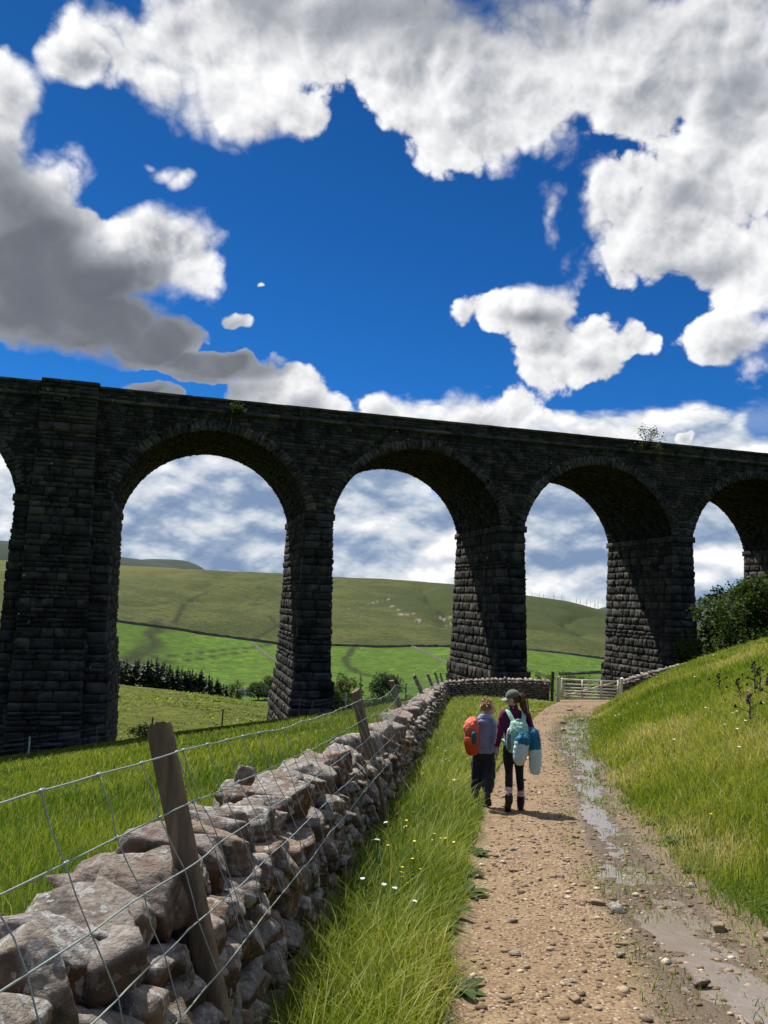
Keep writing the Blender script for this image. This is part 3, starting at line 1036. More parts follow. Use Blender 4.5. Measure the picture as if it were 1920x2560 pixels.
# string course and parapets
for side in (0, 1):
    mb, pb, cb = MB(), MB(), MB()
    sg = -1 if side == 0 else 1
    nb = 0 if side == 0 else WID
    def face(off):
        return lambda u, v, h: vpt(u, nb + sg * (off + h), v)
    js = split_row(TA, TB, .8, 1.5)
    patch(mb, [(js[i], js[i + 1], ZSTR, ZSTR + .24) for i in range(len(js) - 1)], face(.17), .01, .02, .012, .03, .02, 4, 3)
    mb.add(vpt(np.array([TA, TB, TB, TA]), np.array([nb - sg * .5, nb - sg * .5, nb + sg * .15, nb + sg * .15]), ZSTR + .235), np.array([[0, 1, 2, 3]]), .5)
    mb.add(vpt(np.array([TA, TB, TB, TA]), np.array([nb - sg * .5, nb - sg * .5, nb + sg * .15, nb + sg * .15]), ZSTR + .005), np.array([[0, 1, 2, 3]]), .5)
    zz = [ZSTR + .24 + j * .178 for j in range(5)] + [ZPAR - .18]
    zz = sorted(set(zz))[:6]
    for za, zb in zip(zz[:-1], zz[1:]):
        js = split_row(TA, TB, .4, 1.0)
        patch(pb, [(js[i], js[i + 1], za, zb) for i in range(len(js) - 1)], face(.0), .01, .014, .016, .035, .014, 3, 3)
    for off in (-.02, -.48):
        pb.add(vpt(np.array([TA, TB, TB, TA]), nb + sg * off, np.array([ZSTR + .2, ZSTR + .2, ZPAR - .17, ZPAR - .17])), np.array([[0, 1, 2, 3]]), .3)
    js = split_row(TA, TB, .9, 1.7)
    for off, s2 in ((.08, 1), (-.55, -1)):
        patch(cb, [(js[i], js[i + 1], ZPAR - .18, ZPAR) for i in range(len(js) - 1)],
              lambda u, v, h: vpt(u, nb + sg * (off + s2 * h), v + .012 * np.sin(u * 3.1) * (v > ZPAR - .05)), .01, .015, .012, .02, .02, 4, 3)
    for i in range(len(js) - 1):
        dz = rng.uniform(-.012, .012)
        cb.add(vpt(np.array([js[i], js[i + 1], js[i + 1], js[i]]), np.array([nb - sg * .55, nb - sg * .55, nb + sg * .085, nb + sg * .085]), ZPAR + dz), np.array([[0, 1, 2, 3]]), rng.uniform())
        cb.add(vpt(np.array([js[i], js[i + 1], js[i + 1], js[i]]), np.array([nb - sg * .55, nb - sg * .55, nb + sg * .085, nb + sg * .085]), ZPAR - .18), np.array([[0, 1, 2, 3]]), rng.uniform())
    vbuild(mb, 'string_course', M_RING)
    vbuild(pb, 'parapet', M_WALLING)
    vbuild(cb, 'coping', M_RING)

# the broad pilaster on the thick pier, rising past the parapet
zt = ZPAR + .10
for side in (0, 1):
    pb = MB()
    sg = -1 if side == 0 else 1
    nb = 0 if side == 0 else WID
    zs = courses(-13.0, ZSTR - .02, .52, .78) + [ZSTR + .24, ZSTR + .62, ZPAR - .16, zt]
    for i, (za, zb) in enumerate(zip(zs[:-1], zs[1:])):
        zm = (za + zb) / 2
        f = np.clip((ZSTR - zm) / 23, 0, 1)
        hw = 1.78 + .50 * f
        tc = -3.16 + .16 * f
        pj = .55 + .62 * f
        trim = (i == len(zs) - 5) * .12 + (i == len(zs) - 2) * .09
        A, B, D = tc - hw - trim, tc + hw + trim, pj + trim
        two = rng.uniform() < .5 and zb - za > .5
        for (za2, zb2) in ([(za, zm), (zm, zb)] if two else [(za, zb)]):
            js = split_row(A, B, .6, 1.5)
            patch(pb, [(js[j], js[j + 1], za2, zb2) for j in range(len(js) - 1)], lambda u, v, h: vpt(u, nb + sg * (D + h), v), .03, .09 if not trim else .02, .06 if not trim else .015, .06, .05, 5, 4)
            for tt, s2 in ((A, -1), (B, 1)):
                patch(pb, [(-.3, D * .5, za2, zb2), (D * .5, D, za2, zb2)] if D > .7 else [(-.3, D, za2, zb2)], lambda u, v, h: vpt(tt + s2 * h, nb + sg * u, v), .02, .05, .04, .05, .04)
        pb.add(vpt(np.array([A, B, B, A]), np.array([nb - sg * .5, nb - sg * .5, nb + sg * D, nb + sg * D]), zb), np.array([[0, 1, 2, 3]]), .4)
        pb.add(vpt(np.array([A, B, B, A]), np.array([nb - sg * .5, nb - sg * .5, nb + sg * D, nb + sg * D]), za), np.array([[0, 1, 2, 3]]), .4)
    vbuild(pb, 'pilaster', M_PIER)

# ------------------------------------------------------------------ rocks
_dirs = {}


def ico_dirs(sub):
    if sub not in _dirs:
        bm = bmesh.new()
        bmesh.ops.create_icosphere(bm, subdivisions=sub, radius=1.0)
        bm.verts.ensure_lookup_table()
        V = np.array([v.co[:] for v in bm.verts])
        F = np.array([[v.index for v in f.verts] for f in bm.faces])
        bm.free()
        _dirs[sub] = (V / np.linalg.norm(V, axis=1)[:, None], F)
    return _dirs[sub]


def rock(size, rng, sub=3, chips=5, sharp=14.0, rough=.035, slab=0.0):
    """a broken block: cutting planes met at worn edges, split along its bedding, then weathered"""
    D, F = ico_dirs(sub)
    n = [np.array([s if i == a else 0.0 for i in range(3)]) for a in range(3) for s in (-1, 1)]
    d = list(rng.uniform(.44, .53, 6))
    n = [v + rng.normal(0, .16, 3) for v in n]
    for _ in range(chips + 2):
        v = rng.normal(0, 1, 3)
        v /= np.linalg.norm(v)
        n.append(v); d.append(rng.uniform(.47, .70))
    if sub > 3:                                      # small fracture facets
        for _ in range(16):
            v = rng.normal(0, 1, 3); v /= np.linalg.norm(v)
            n.append(v); d.append(.5 * (1 / np.max(np.abs(v))) * rng.uniform(.84, .97))
    n = np.array([v / np.linalg.norm(v) for v in n]); d = np.array(d)
    c = np.clip(D @ n.T, 0, None) / d
    sharp = sharp * 3.6
    r = ((c ** sharp).sum(1)) ** (-1 / sharp)
    P = D * r[:, None]
    o = rng.uniform(0, 50, 3)
    f = fbm(P[:, 0] * 3.4 + o[0], P[:, 1] * 3.4 + o[1], P[:, 2] * 3.4 + o[2], 3 if sub < 4 else 4, 1)
    f2 = fbm(P[:, 0] * 9 + o[0], P[:, 1] * 9 + o[1], P[:, 2] * 9 + o[2], 3, 2) if sub > 3 else 0
    q_ = P[:, 2] * 7 + .6 * f + o[2]
    st = np.abs(q_ - np.round(q_)) * 2 * rng.uniform(.2, 1.0)
    P = P * (1 + rough * .7 * f + rough * .75 * f2 + rough * .8 * st)[:, None]
    return P * np.asarray(size), F


def rot_rand(rng, a):
    return rotz(rng.normal(0, a)) @ rotx(rng.normal(0, a)) @ roty(rng.normal(0, a))


def wall_stone_mat(name, reds=1.0, lich=1.0):
    m, nt, out = new_mat(name)
    ps = nt.n('ShaderNodeNewGeometry').outputs['Position']
    tn = nt.attr('tint')
    a = nt.noise(ps, 5.0, 8.0, .65)
    b = nt.noise(ps, 34.0, 6.0, .65)
    c = nt.ramp(tn, [(0, (.070, .048, .034)), (.3, (.125, .074, .044)), (.55, (.185, .094, .050)), (.75, (.150, .108, .076)), (1, (.235, .155, .088))])
    c = nt.mix(nt.math('MULTIPLY', nt.maprange(a, .50, .68), .6), c, (.065, .050, .040))
    c = nt.mix(nt.math('MULTIPLY', nt.maprange(b, .55, .72), .55), c, (.28, .21, .165))
    # grey crust of weather on the upper faces and pale lichen blotches
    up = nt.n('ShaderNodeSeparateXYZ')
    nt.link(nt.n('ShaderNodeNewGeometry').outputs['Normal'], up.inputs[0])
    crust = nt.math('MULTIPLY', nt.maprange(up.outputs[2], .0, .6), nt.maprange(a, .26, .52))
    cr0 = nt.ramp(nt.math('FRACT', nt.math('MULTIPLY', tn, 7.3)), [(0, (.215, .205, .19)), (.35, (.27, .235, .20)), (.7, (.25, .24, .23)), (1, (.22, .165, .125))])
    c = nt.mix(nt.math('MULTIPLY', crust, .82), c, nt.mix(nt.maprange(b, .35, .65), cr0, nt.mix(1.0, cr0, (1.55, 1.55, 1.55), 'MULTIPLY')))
    c = nt.mix(nt.math('MULTIPLY', nt.maprange(nt.noise(ps, 7.0, 6.0, .7), .55, .66), .75), c, (.050, .044, .038))
    l1 = nt.noise(nt.vmath('MULTIPLY', ps, (1, 1, .55)), 17.0, 6.0, .62)
    l1m = nt.math('MULTIPLY', nt.maprange(l1, .555, .585), nt.maprange(nt.noise(ps, 2.6, 2.0), .32, .46))
    vw = nt.vmath('ADD', ps, nt.vmath('SCALE', nt.vmath('SUBTRACT', nt.noise(ps, 20.0, 3.0, out=1), (.5, .5, .5)), scale=.05))
    spots = nt.math('MULTIPLY', nt.math('LESS_THAN', nt.voronoi(vw, 20.0), .28), nt.maprange(nt.noise(ps, 3.3, 2.0), .50, .58))
    lic = nt.math('MULTIPLY', nt.math('MAXIMUM', l1m, spots), nt.maprange(nt.math('FRACT', nt.math('MULTIPLY', tn, 13.7)), .10, .60, .30, 1.0))
    c = nt.mix(nt.math('MULTIPLY', lic, .66 * lich), c, nt.mix(b, (.42, .42, .40), (.66, .66, .63)))
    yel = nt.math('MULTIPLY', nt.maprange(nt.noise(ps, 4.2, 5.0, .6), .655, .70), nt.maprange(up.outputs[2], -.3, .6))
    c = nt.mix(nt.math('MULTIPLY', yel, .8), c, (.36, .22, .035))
    h = nt.math('ADD', nt.math('MULTIPLY', a, .7), nt.math('MULTIPLY', nt.noise(ps, 55.0, 6.0, .7), .55))
    h = nt.math('ADD', h, nt.math('MULTIPLY', nt.noise(nt.vmath('MULTIPLY', ps, (1, 1, 4.5)), 16.0, 4.0, .6), .5))
    principled(nt, out, c, .9, nt.bump(h, 1.0, .034), .2)
    return m


M_STONE = wall_stone_mat('lichened_sandstone')
M_GAP = simple_mat('shadowy_rubble', (.035, .030, .026), .95, .4, 9.0)

# ------------------------------------------------------------------ the long drystone wall beside the track
wr = np.random.default_rng(5)
WALL_END = 42.6
WH = .89


@functools.lru_cache(None)
def _frame(Y):
    """front foot of the wall, unit along, unit outwards (towards the path)"""
    a, b = (to_world(np.array([float(wall_x(q)), q, sz(float(wall_x(q)), q)])) for q in (Y, Y + .3))
    al = b - a; al /= np.linalg.norm(al)
    ou = np.array([al[1], -al[0], 0]); ou /= np.linalg.norm(ou)
    return a, al, ou


def wall_frame(Y):
    return _frame(round(float(Y), 2))


def wall_pt(Y, depth, z):
    """depth measured back from the front foot; the face leans back 1 in 7"""
    o, al, outw = wall_frame(Y)
    return o - outw * (depth + .07 * z) + np.array([0, 0, z])


drystone = empty('dry_stone_wall', (-.6, 4.0, gz(-.6, 4.0)))
tag(drystone, 'long lichen-spotted dry stone wall of rough brown blocks running along the left of the track', 'wall', 'dry stone walls')


def wbuild(mb, name, mat, smooth=True):
    o = mb.build(name, mat, None, smooth)
    o.parent = drystone
    o.matrix_parent_inverse = Matrix.Translation(-drystone.location)
    return o


body = MB()
core = MB()
cys = np.concatenate([np.arange(.2, 12, .5), np.arange(12, WALL_END, 1.0), [WALL_END - .05]])
ring = []
for Y in cys:
    ring.append([wall_pt(Y, .13, -.3), wall_pt(Y, .13, WH - .13), wall_pt(Y, .50, WH - .13), wall_pt(Y, .68, -.5)])
ring = np.array(ring).reshape(-1, 3)
k = len(cys)
F = np.concatenate([np.stack([np.arange(k - 1) * 4 + a, np.arange(k - 1) * 4 + (a + 1) % 4, np.arange(1, k) * 4 + (a + 1) % 4, np.arange(1, k) * 4 + a], -1) for a in range(4)])
core.add(ring, F, .2)
wbuild(core, 'hearting', M_GAP, False)

zc = [0.0]
for (fz0, fz1) in [(-.12, .05), (.05, .19), (.19, .32), (.32, .44), (.44, .56), (.56, .67), (.67, .77)]:
    for side in (0, 1):
        Y = .5 if side == 0 else 1.0
        while Y < WALL_END:
            near = 1.0 if Y < 9 else 1.35
            L = wr.uniform(.10, .26) * (1.15 if fz0 < .3 else .95)
            if side == 1: L *= 1.3
            h = (fz1 - fz0) * wr.uniform(.85, 1.35)
            sub = 4 if (Y < 8.5 and side == 0) else 3 if (Y < 18 and side == 0) else 2
            P, Fq = rock((L * 1.16, wr.uniform(.26, .38), h * 1.20), wr, sub, wr.integers(3, 7), 13.0, .045)
            o, al, outw = wall_frame(Y + L / 2)
            B = np.stack([al, -outw, np.cross(al, -outw)], 1)
            R = B @ rot_rand(wr, .13 if wr.uniform() < .7 else .38)
            zz = (fz0 + fz1) / 2 + wr.normal(0, .02) + .03 * math.sin(Y * 1.7)
            if wr.uniform() < .06 and Y > 3: zz -= .03
            depth = (.10 + wr.normal(0, .025)) if side == 0 else .58 - .1 * zz
            c = wall_pt(Y + L / 2, depth, zz)
            body.add(P @ R.T + c, Fq, wr.uniform())
            Y += L
wbuild(body, 'wall_face', M_STONE)

# heavy top stones, each a part of its own
Y = .75
ncap = 0
rest = MB()
while Y < WALL_END:
    big = Y < 10
    L = wr.uniform(.13, .23) if Y < 5 else wr.uniform(.18, .34) if big else wr.uniform(.36, .75)
    hh = wr.uniform(.17, .27) if Y < 5 else wr.uniform(.21, .34)
    P, Fq = rock((L * 1.06, wr.uniform(.34, .46), hh * 1.1), wr, 5 if Y < 7 else 4 if Y < 16 else 3, wr.integers(4, 8), 15.0, .045)
    o, al, outw = wall_frame(Y + L / 2)
    B = np.stack([al, -outw, np.cross(al, -outw)], 1)
    R = B @ rotz(wr.normal(0, .24)) @ rotx(wr.normal(0, .16)) @ roty(wr.normal(0, .19))
    c = wall_pt(Y + L / 2, .25 + wr.normal(0, .03), WH - .13 + hh * .36)
    mb = MB().add(P @ R.T + c, Fq, wr.uniform(.35, 1.0))
    if Y < 30:
        wbuild(mb, 'coping_stone', M_STONE)
    else:
        rest.add(P @ R.T + c, Fq, wr.uniform(.35, 1.0))
    # smaller stones wedged beside the big ones
    if wr.uniform() < (.9 if Y < 6 else .55) and Y < 26:
        P, Fq = rock((wr.uniform(.12, .26), wr.uniform(.14, .24), wr.uniform(.10, .18)), wr, 3, 5, 12, .05)
        c2 = wall_pt(Y + L, wr.uniform(.08, .5), WH - .03)
        rest.add(P @ (B @ rot_rand(wr, .5)).T + c2, Fq, wr.uniform())
    Y += L * 1.0
wbuild(rest, 'wedge_stones', M_STONE)

# one loose stone sitting on the top
P, Fq = rock((.125, .115, .105), wr, 4, 4, 16, .03)
LOOSE_Y = 4.75
lc = wall_pt(LOOSE_Y, .27, WH + .20)
ls = MB().add(P @ rot_rand(wr, .15).T + lc, Fq, .6).build('loose_stone', M_STONE, None, True)
tag(ls, 'small square grey stone lying loose on top of the near drystone wall', 'stone')


# ------------------------------------------------------------------ low walls either side of the gate
def cross_wall(p0, p1, h, name_label, seed, thick=.5, zoff=0.0):
    r = np.random.default_rng(seed)
    p0 = np.array(xy(*p0), float); p1 = np.array(xy(*p1), float)
    L = np.linalg.norm(p1 - p0); al = np.append((p1 - p0) / L, 0); ou = np.array([al[1], -al[0], 0])
    root = empty('dry_stone_wall', (float(p0[0]), float(p0[1]), gz(*p0)))
    tag(root, name_label, 'wall', 'dry stone walls')
    B = np.stack([al, -ou, np.array([0, 0, 1.0])], 1)
    inv = Matrix.Translation(-root.location)

    def at_(s, d, z):
        q = p0 + al[:2] * s
        return np.array([q[0], q[1], gz(q[0], q[1]) + z]) - ou * d
    mb = MB()
    s = 0
    while s < L:
        w = min(1.0, L - s + .01)
        a, b = at_(s, .1, -.4), at_(min(s + w, L), .1, -.4)
        cen = (a + b) / 2 - ou * (thick / 2 - .1)
        mb.box(cen + np.array([0, 0, h / 2 + .05]), (w + .02, thick - .16, h + .5), B, .1)
        s += w
    o = mb.build('hearting', M_GAP); o.parent = root; o.matrix_parent_inverse = inv
    mb = MB()
    for side in (0, 1):
        z = -.15
        while z < h - .05:
            hh = r.uniform(.075, .15)
            s = 0.0
            while s < L - .03:
                w = min(r.uniform(.16, .48), L - s)
                P, Fq = rock((w * 1.05, .28, hh * 1.12), r, 2, 4, 14, .04)
                mb.add(P @ (B @ rot_rand(r, .05)).T + at_(s + w / 2, .08 if side == 0 else thick - .08, z + hh / 2) , Fq, r.uniform(.2, 1))
                s += w
            z += hh
    for e in (0.0, L):                       # built ends
        z = -.1
        while z < h:
            hh = r.uniform(.09, .16)
            P, Fq = rock((.3, thick, hh * 1.1), r, 2, 4, 14, .04)
            mb.add(P @ (B @ rot_rand(r, .04)).T + at_(e + (.1 if e == 0 else -.1), thick / 2, z + hh / 2), Fq, r.uniform(.2, 1))
            z += hh
    o = mb.build('wall_face', M_STONE, None, True); o.parent = root; o.matrix_parent_inverse = inv
    s = 0.05
    while s < L - .1:                        # slanting cope stones set on edge
        w = r.uniform(.13, .22)
        P, Fq = rock((w, .46, r.uniform(.26, .36)), r, 2, 4, 14, .04)
        mb = MB().add(P @ (B @ roty(-.62 + r.normal(0, .16)) @ rot_rand(r, .06)).T + at_(s + w, thick / 2, h + .08), Fq, r.uniform(.45, 1))
        o = mb.build('coping_stone', M_STONE, None, True); o.parent = root; o.matrix_parent_inverse = inv
        s += w * 1.32
    return root


cross_wall((3.25, 43.3), (9.15, 43.9), .92, 'low stone wall with slanting cope stones left of the field gate', 21)
cross_wall((13.30, 44.15), (18.3, 44.9), .95, 'low stone wall with slanting cope stones climbing the bank right of the gate', 22)
# squared stone standing where the right-hand wall meets the bank
P, Fq = rock((.5, .5, 1.0), wr, 3, 3, 16, .03)
gs = MB().add(P + np.array([*xy(17.6, 42.3), gz(*xy(17.6, 42.3)) + .25]), Fq, .9).build('standing_stone', M_STONE, None, True)
tag(gs, 'pale squared stone standing on the grass bank beside the right-hand wall end', 'stone')

# walls across the far fellside, seen as thin dark lines
M_FARWALL = simple_mat('far_wall_stone', (.11, .105, .085), .95, .35, .3)


def far_wall(pts, h, w, label):
    mb = MB()
    P = []
    for (a, b) in zip(pts[:-1], pts[1:]):
        n = max(2, int(math.hypot(b[0] - a[0], b[1] - a[1]) / 7))
        for i in range(n): P.append((a[0] + (b[0] - a[0]) * i / n, a[1] + (b[1] - a[1]) * i / n))
    P.append(pts[-1]); P = np.array(P, float)
    Z = survey_z(P[:, 0], P[:, 1])
    tg = np.gradient(P, axis=0); tg /= np.linalg.norm(tg, axis=1)[:, None]
    nn = np.stack([-tg[:, 1], tg[:, 0]], 1) * w / 2
    hh = h * (1 + .25 * fbm(P[:, 0] / 9, P[:, 1] / 9, oct=2, seed=4))
    R = np.stack([np.column_stack([P - nn, Z - 1]), np.column_stack([P - nn * .7, Z + hh]), np.column_stack([P + nn * .7, Z + hh]), np.column_stack([P + nn, Z - 1])], 1).reshape(-1, 3)
    k = len(P)
    F = np.concatenate([np.stack([np.arange(k - 1) * 4 + a, np.arange(k - 1) * 4 + a + 1, np.arange(1, k) * 4 + a + 1, np.arange(1, k) * 4 + a], -1) for a in range(3)])
    mb.add(to_world(R), F)
    o = mb.build('field_wall', M_FARWALL)
    return tag(o, label, 'wall', 'walls across the far fellside')


azs = np.radians(np.arange(-32, 31, 1.0))
far_wall([((moor_edge_r(math.degrees(a))) * sin(a), (moor_edge_r(math.degrees(a))) * cos(a)) for a in azs], 2.0, 1.6, 'long dark wall dividing the green pastures from the brown moor above')
far_wall([(-114, 681), (-98, 638), (-84, 608), (-70, 570)], 1.7, 1.3, 'pale wall running down the pasture just left of the second pier')
far_wall([(25, 700), (40, 654), (52, 611), (66, 570)], 1.7, 1.3, 'pale wall slanting down the pasture between second and third piers')
far_wall([(128, 575), (146, 579), (167, 590), (190, 605)], 2.0, 1.5, 'short dark wall crossing the pasture above the field gate')
far_wall([(-260, 540), (-215, 556), (-190, 562), (-165, 545)], 1.7, 1.3, 'low wall crossing the pasture above the conifer plantation')

# ------------------------------------------------------------------ leaning posts and stock netting along the wall
def timber_mat(name, dark, light, green=(.09, .10, .04), gk=.3):
    m, nt, out = new_mat(name)
    tc = nt.n('ShaderNodeTexCoord').outputs['Object']
    gr = nt.noise(nt.vmath('MULTIPLY', tc, (26, 26, 2.2)), 1.0, 7.0, .65)
    sp = nt.noise(tc, 5.0, 5.0, .6)
    c = nt.ramp(gr, [(.30, dark), (.52, tuple((a + b) / 2 for a, b in zip(dark, light))), (.72, light)])
    c = nt.mix(nt.math('MULTIPLY', nt.maprange(sp, .54, .70), gk), c, green)
    c = nt.mix(nt.math('MULTIPLY', nt.maprange(nt.noise(tc, 9.0, 3.0), .62, .70), .6), c, (.20, .14, .07))
    principled(nt, out, c, .88, nt.bump(gr, .9, .008), .2)
    return m


M_POST = timber_mat('weathered_post', (.085, .064, .044), (.30, .225, .148))
M_GATE = timber_mat('silvered_timber', (.66, .61, .50), (.90, .86, .75), (.62, .60, .46), .15)
M_WIRE = simple_mat('galvanised_wire', (.34, .40, .38), .45, .2, 60, .1, .5, .55)
fr = np.random.default_rng(8)


def post_mesh(base, top, r, flat=.8, seed=0):
    """a split round post with a sawn, uneven top"""
    rg_ = np.random.default_rng(seed)
    base, top = np.array(base, float), np.array(top, float)
    ax = top - base; L = np.linalg.norm(ax); ax /= L
    sx = np.cross(ax, [0, 1.0, 0]); sx /= np.linalg.norm(sx); sy = np.cross(ax, sx)
    ns, nr = 20, 22
    V = []
    off = rg_.uniform(0, 9)
    for i in range(nr):
        t = i / (nr - 1)
        for j in range(ns):
            a = 2 * pi * j / ns
            rr = r * (1 + .10 * float(vnoise(np.array(cos(a) * 1.5 + off), np.array(sin(a) * 1.5), np.array(t * 5.0), 3)) + .05 * math.sin(3 * a + 2 * t))
            if cos(a - 1.2) > .62: rr *= .62 / cos(a - 1.2) + .02
            bend = r * .25 * math.sin(t * 3 + off)
            p = base + ax * (L * t) + sx * (rr * cos(a) + bend) + sy * rr * sin(a) * flat
            if i == nr - 1: p = p + ax * (.35 * r * cos(a + off) + rg_.uniform(-.12, .12) * r)
            V.append(p)
    V += [v.copy() for v in V[-ns:]]
    V.append(np.mean(V[-ns:], 0)); V.append(base)
    F4 = [[i * ns + j, i * ns + (j + 1) % ns, (i + 1) * ns + (j + 1) % ns, (i + 1) * ns + j] for i in range(nr - 1) for j in range(ns)]
    F3 = [[nr * ns + j, nr * ns + (j + 1) % ns, (nr + 1) * ns] for j in range(ns)] + [[(j + 1) % ns, j, (nr + 1) * ns + 1] for j in range(ns)]
    return MB().add(np.array(V), [np.array(F4), np.array(F3)], .5)


# (foot Y, distance the foot stands out from the wall foot, head offset back over the wall, head height)
LEAN_POSTS = [(-2.4, .10, .40, 1.45, .052), (3.0, .25, .21, 1.45, .046), (8.6, .25, .19, 1.56, .055), (17.6, .05, .62, 1.60, .06),
              (25.5, .22, .62, 1.62, .058), (32.5, .22, .52, 1.62, .058), (38.6, .14, .42, 1.62, .055), (42.9, .10, .30, 1.55, .05)]
POST_LABELS = [None, 'nearest leaning fence post, cut flat on top, in front of the drystone wall', 'second leaning fence post from the front, behind the first bend of wire',
               'leaning fence post whose middle is hidden by a big cope stone', 'fourth leaning post from the front, standing clear of the wall face',
               'dark leaning post, fifth from the front, near the far end of the long wall', 'slim upright post near the far end of the long wall', 'last short post where the long wall meets the gate wall']
heads = []
for i, (Y, dout, back, hz, r) in enumerate(LEAN_POSTS):
    o, al, ou = wall_frame(Y)
    tilt = SURVEY @ np.array([0, 0, 1.0])
    foot = o + ou * dout - .25 * tilt
    head = o - ou * back + tilt * hz
    heads.append((o + ou * dout, head))
    if i == 0: continue
    p = post_mesh(foot, head, r, .85, i).build('fence_post', M_POST, None, True)
    tag(p, POST_LABELS[i], 'fence post', 'leaning posts along the wall')
# a thin stake behind the wall end
ex, ey = xy(3.75, 46.2)
p = post_mesh((ex, ey, gz(ex, ey) - .2), (ex - .05, ey - .1, gz(ex, ey) + 1.75), .05, .9, 31).build('fence_post', M_POST, None, True)
tag(p, 'short dark stake standing behind the far end of the long wall', 'fence post')

netting = empty('wire_netting', (-.5, 4.0, .9))
tag(netting, 'sagging galvanised stock netting strung on the leaning posts above the drystone wall', 'fence')
NINV = Matrix.Translation(-netting.location)
FRAC = [.945, .825, .715, .61, .50]                   # where each line wire crosses a post, as a share of its height


_wl = np.array([to_world(np.array([float(wall_x(q)), q, sz(float(wall_x(q)), q)])) for q in np.linspace(-12, 46, 120)])


def line_wire(k, seg):
    """points of line wire k in one bay, sagging and a little kinked"""
    (f0, h0), (f1, h1) = heads[seg], heads[seg + 1]
    side = np.array([.058 + (0, .01, .035, .05, .05)[k], -.01, 0])
    a = f0 + (h0 - f0) * FRAC[k] + side; b = f1 + (h1 - f1) * FRAC[k] + side
    L = np.linalg.norm(b - a)
    n = max(12, int(L / .10))
    t = np.linspace(0, 1, n)
    P = a[None] + (b - a)[None] * t[:, None]
    Ys = P[:, 1]
    xo = np.interp(Ys, _wl[:, 1], _wl[:, 0])
    lin = xo[0] + (xo[-1] - xo[0]) * t
    P[:, 0] += xo - lin
    g0 = np.interp(Ys, _wl[:, 1], _wl[:, 2])
    P[:, 2] += (g0 - (g0[0] + (g0[-1] - g0[0]) * t))
    sag = (.055, .045, .035, .035, .03)[k] * min(1.6, L / 6)
    P[:, 2] -= sag * 4 * t * (1 - t)
    P[:, 2] += .010 * fbm(Ys * 2.6 + k * 7, Ys * 0, oct=3, seed=90 + k)
    P[:, 0] += .010 * fbm(Ys * 2.6 + k * 7, Ys * 0, oct=3, seed=95 + k)
    return P


LW = [[line_wire(k, s) for s in range(len(heads) - 1)] for k in range(5)]
for k in range(5):
    P = np.vstack([LW[k][0]] + [q[1:] for q in LW[k][1:]])
    # the wire thins with nothing but distance; keep its true gauge
    o = MB().tube(P[P[:, 1] > .3], .0030 if k == 0 else .0026, 6).build('line_wire', M_WIRE, None, True)
    o.parent = netting; o.matrix_parent_inverse = NINV
st = MB()
for s in range(len(heads) - 1):
    y = max(LW[0][s][0, 1], .5)
    y1 = LW[0][s][-1, 1]
    while y < y1:
        pts = []
        for k in range(5):
            Pk = LW[k][s]
            yy = y + fr.normal(0, .010)
            pts.append([np.interp(yy, Pk[:, 1], Pk[:, j]) for j in range(3)])
        pts = np.array(pts)
        fine = []
        for a, b in zip(pts[:-1], pts[1:]):
            fine += [a, a * .5 + b * .5 + fr.normal(0, .006, 3)]
        fine.append(pts[-1])
        st.tube(np.array(fine), .0021, 5, False)
        for q in pts[:2]:
            st.tube(np.array([q + [0, -.012, 0], q, q + [0, .012, 0]]), .0062, 5)
        y += .30 if y < 26 else .45
o = st.build('stay_wires', M_WIRE, None, True)
o['kind'] = 'stuff'
o.parent = netting; o.matrix_parent_inverse = NINV

# ------------------------------------------------------------------ field gate
GL = to_world(np.array([9.85, 44.0, 1.0])); GR = to_world(np.array([13.05, 44.0, .87]))
gate = empty('field_gate', (float(GL[0]), float(GL[1]), float(GL[2])))
tag(gate, 'silvery wooden six-bar field gate closing the track below the viaduct', 'gate')
GI = Matrix.Translation(-gate.location)


def gpart(mb, name):
    o = mb.build(name, M_GATE); o.parent = gate; o.matrix_parent_inverse = GI
    return o


def gp_(s, z): return GL + (GR - GL) * s + np.array([0, 0, z])


def bar(a, b, h, th, off=0.0):
    a, b = np.array(a) + [0, off, 0], np.array(b) + [0, off, 0]
    d = b - a; L = np.linalg.norm(d); ang = atan2(d[2], d[0])
    return MB().box((a + b) / 2, (L, th, h), roty(-ang), fr.uniform(), .004, fr)


for i, z in enumerate((.14, .31, .47, .64, .83, 1.08)):
    gpart(bar(gp_(0, z), gp_(1, z), .085 if i < 5 else .105, .035), 'rail')
for s in (.36, .69):
    gpart(bar(gp_(s, .08), gp_(s, 1.10), .085, .03, -.034), 'stile')
gpart(bar(gp_(0.015, .06), gp_(.015, 1.16), .11, .07, 0.002), 'hanging_stile')
gpart(bar(gp_(.985, .06), gp_(.985, 1.16), .09, .065, 0.002), 'meeting_stile')
gpart(bar(gp_(.03, .16), gp_(.93, 1.02), .08, .028, .034), 'brace')
ho = MB().box(gp_(.10, 1.09) + [0, -.062, 0], (.75, .012, .05)).build('hinge_strap', M_WIRE); ho.parent = gate; ho.matrix_parent_inverse = GI
for (x, y, hgt, r, lab) in [(*xy(9.64, 43.96), 1.36, .10, 'stout rounded grey gatepost on which the field gate hangs'), (*xy(13.17, 44.02), 1.28, .075, 'grey gatepost at the latch end of the field gate')]:
    o = post_mesh((x, y, gz(x, y) - .3), (x + .02, y, gz(x, y) + hgt), r, 1.0, int(x * 7)).build('gatepost', M_GATE, None, True)
    tag(o, lab, 'gatepost', 'posts of the field gate')
M_DKPOST = timber_mat('mossy_post', (.030, .040, .022), (.095, .110, .062), (.05, .08, .02), .6)
ex, ey = xy(9.28, 43.7)
o = post_mesh((ex, ey, gz(ex, ey) - .3), (ex + .02, ey, gz(ex, ey) + 1.62), .085, 1.0, 77).build('fence_post', M_DKPOST, None, True)
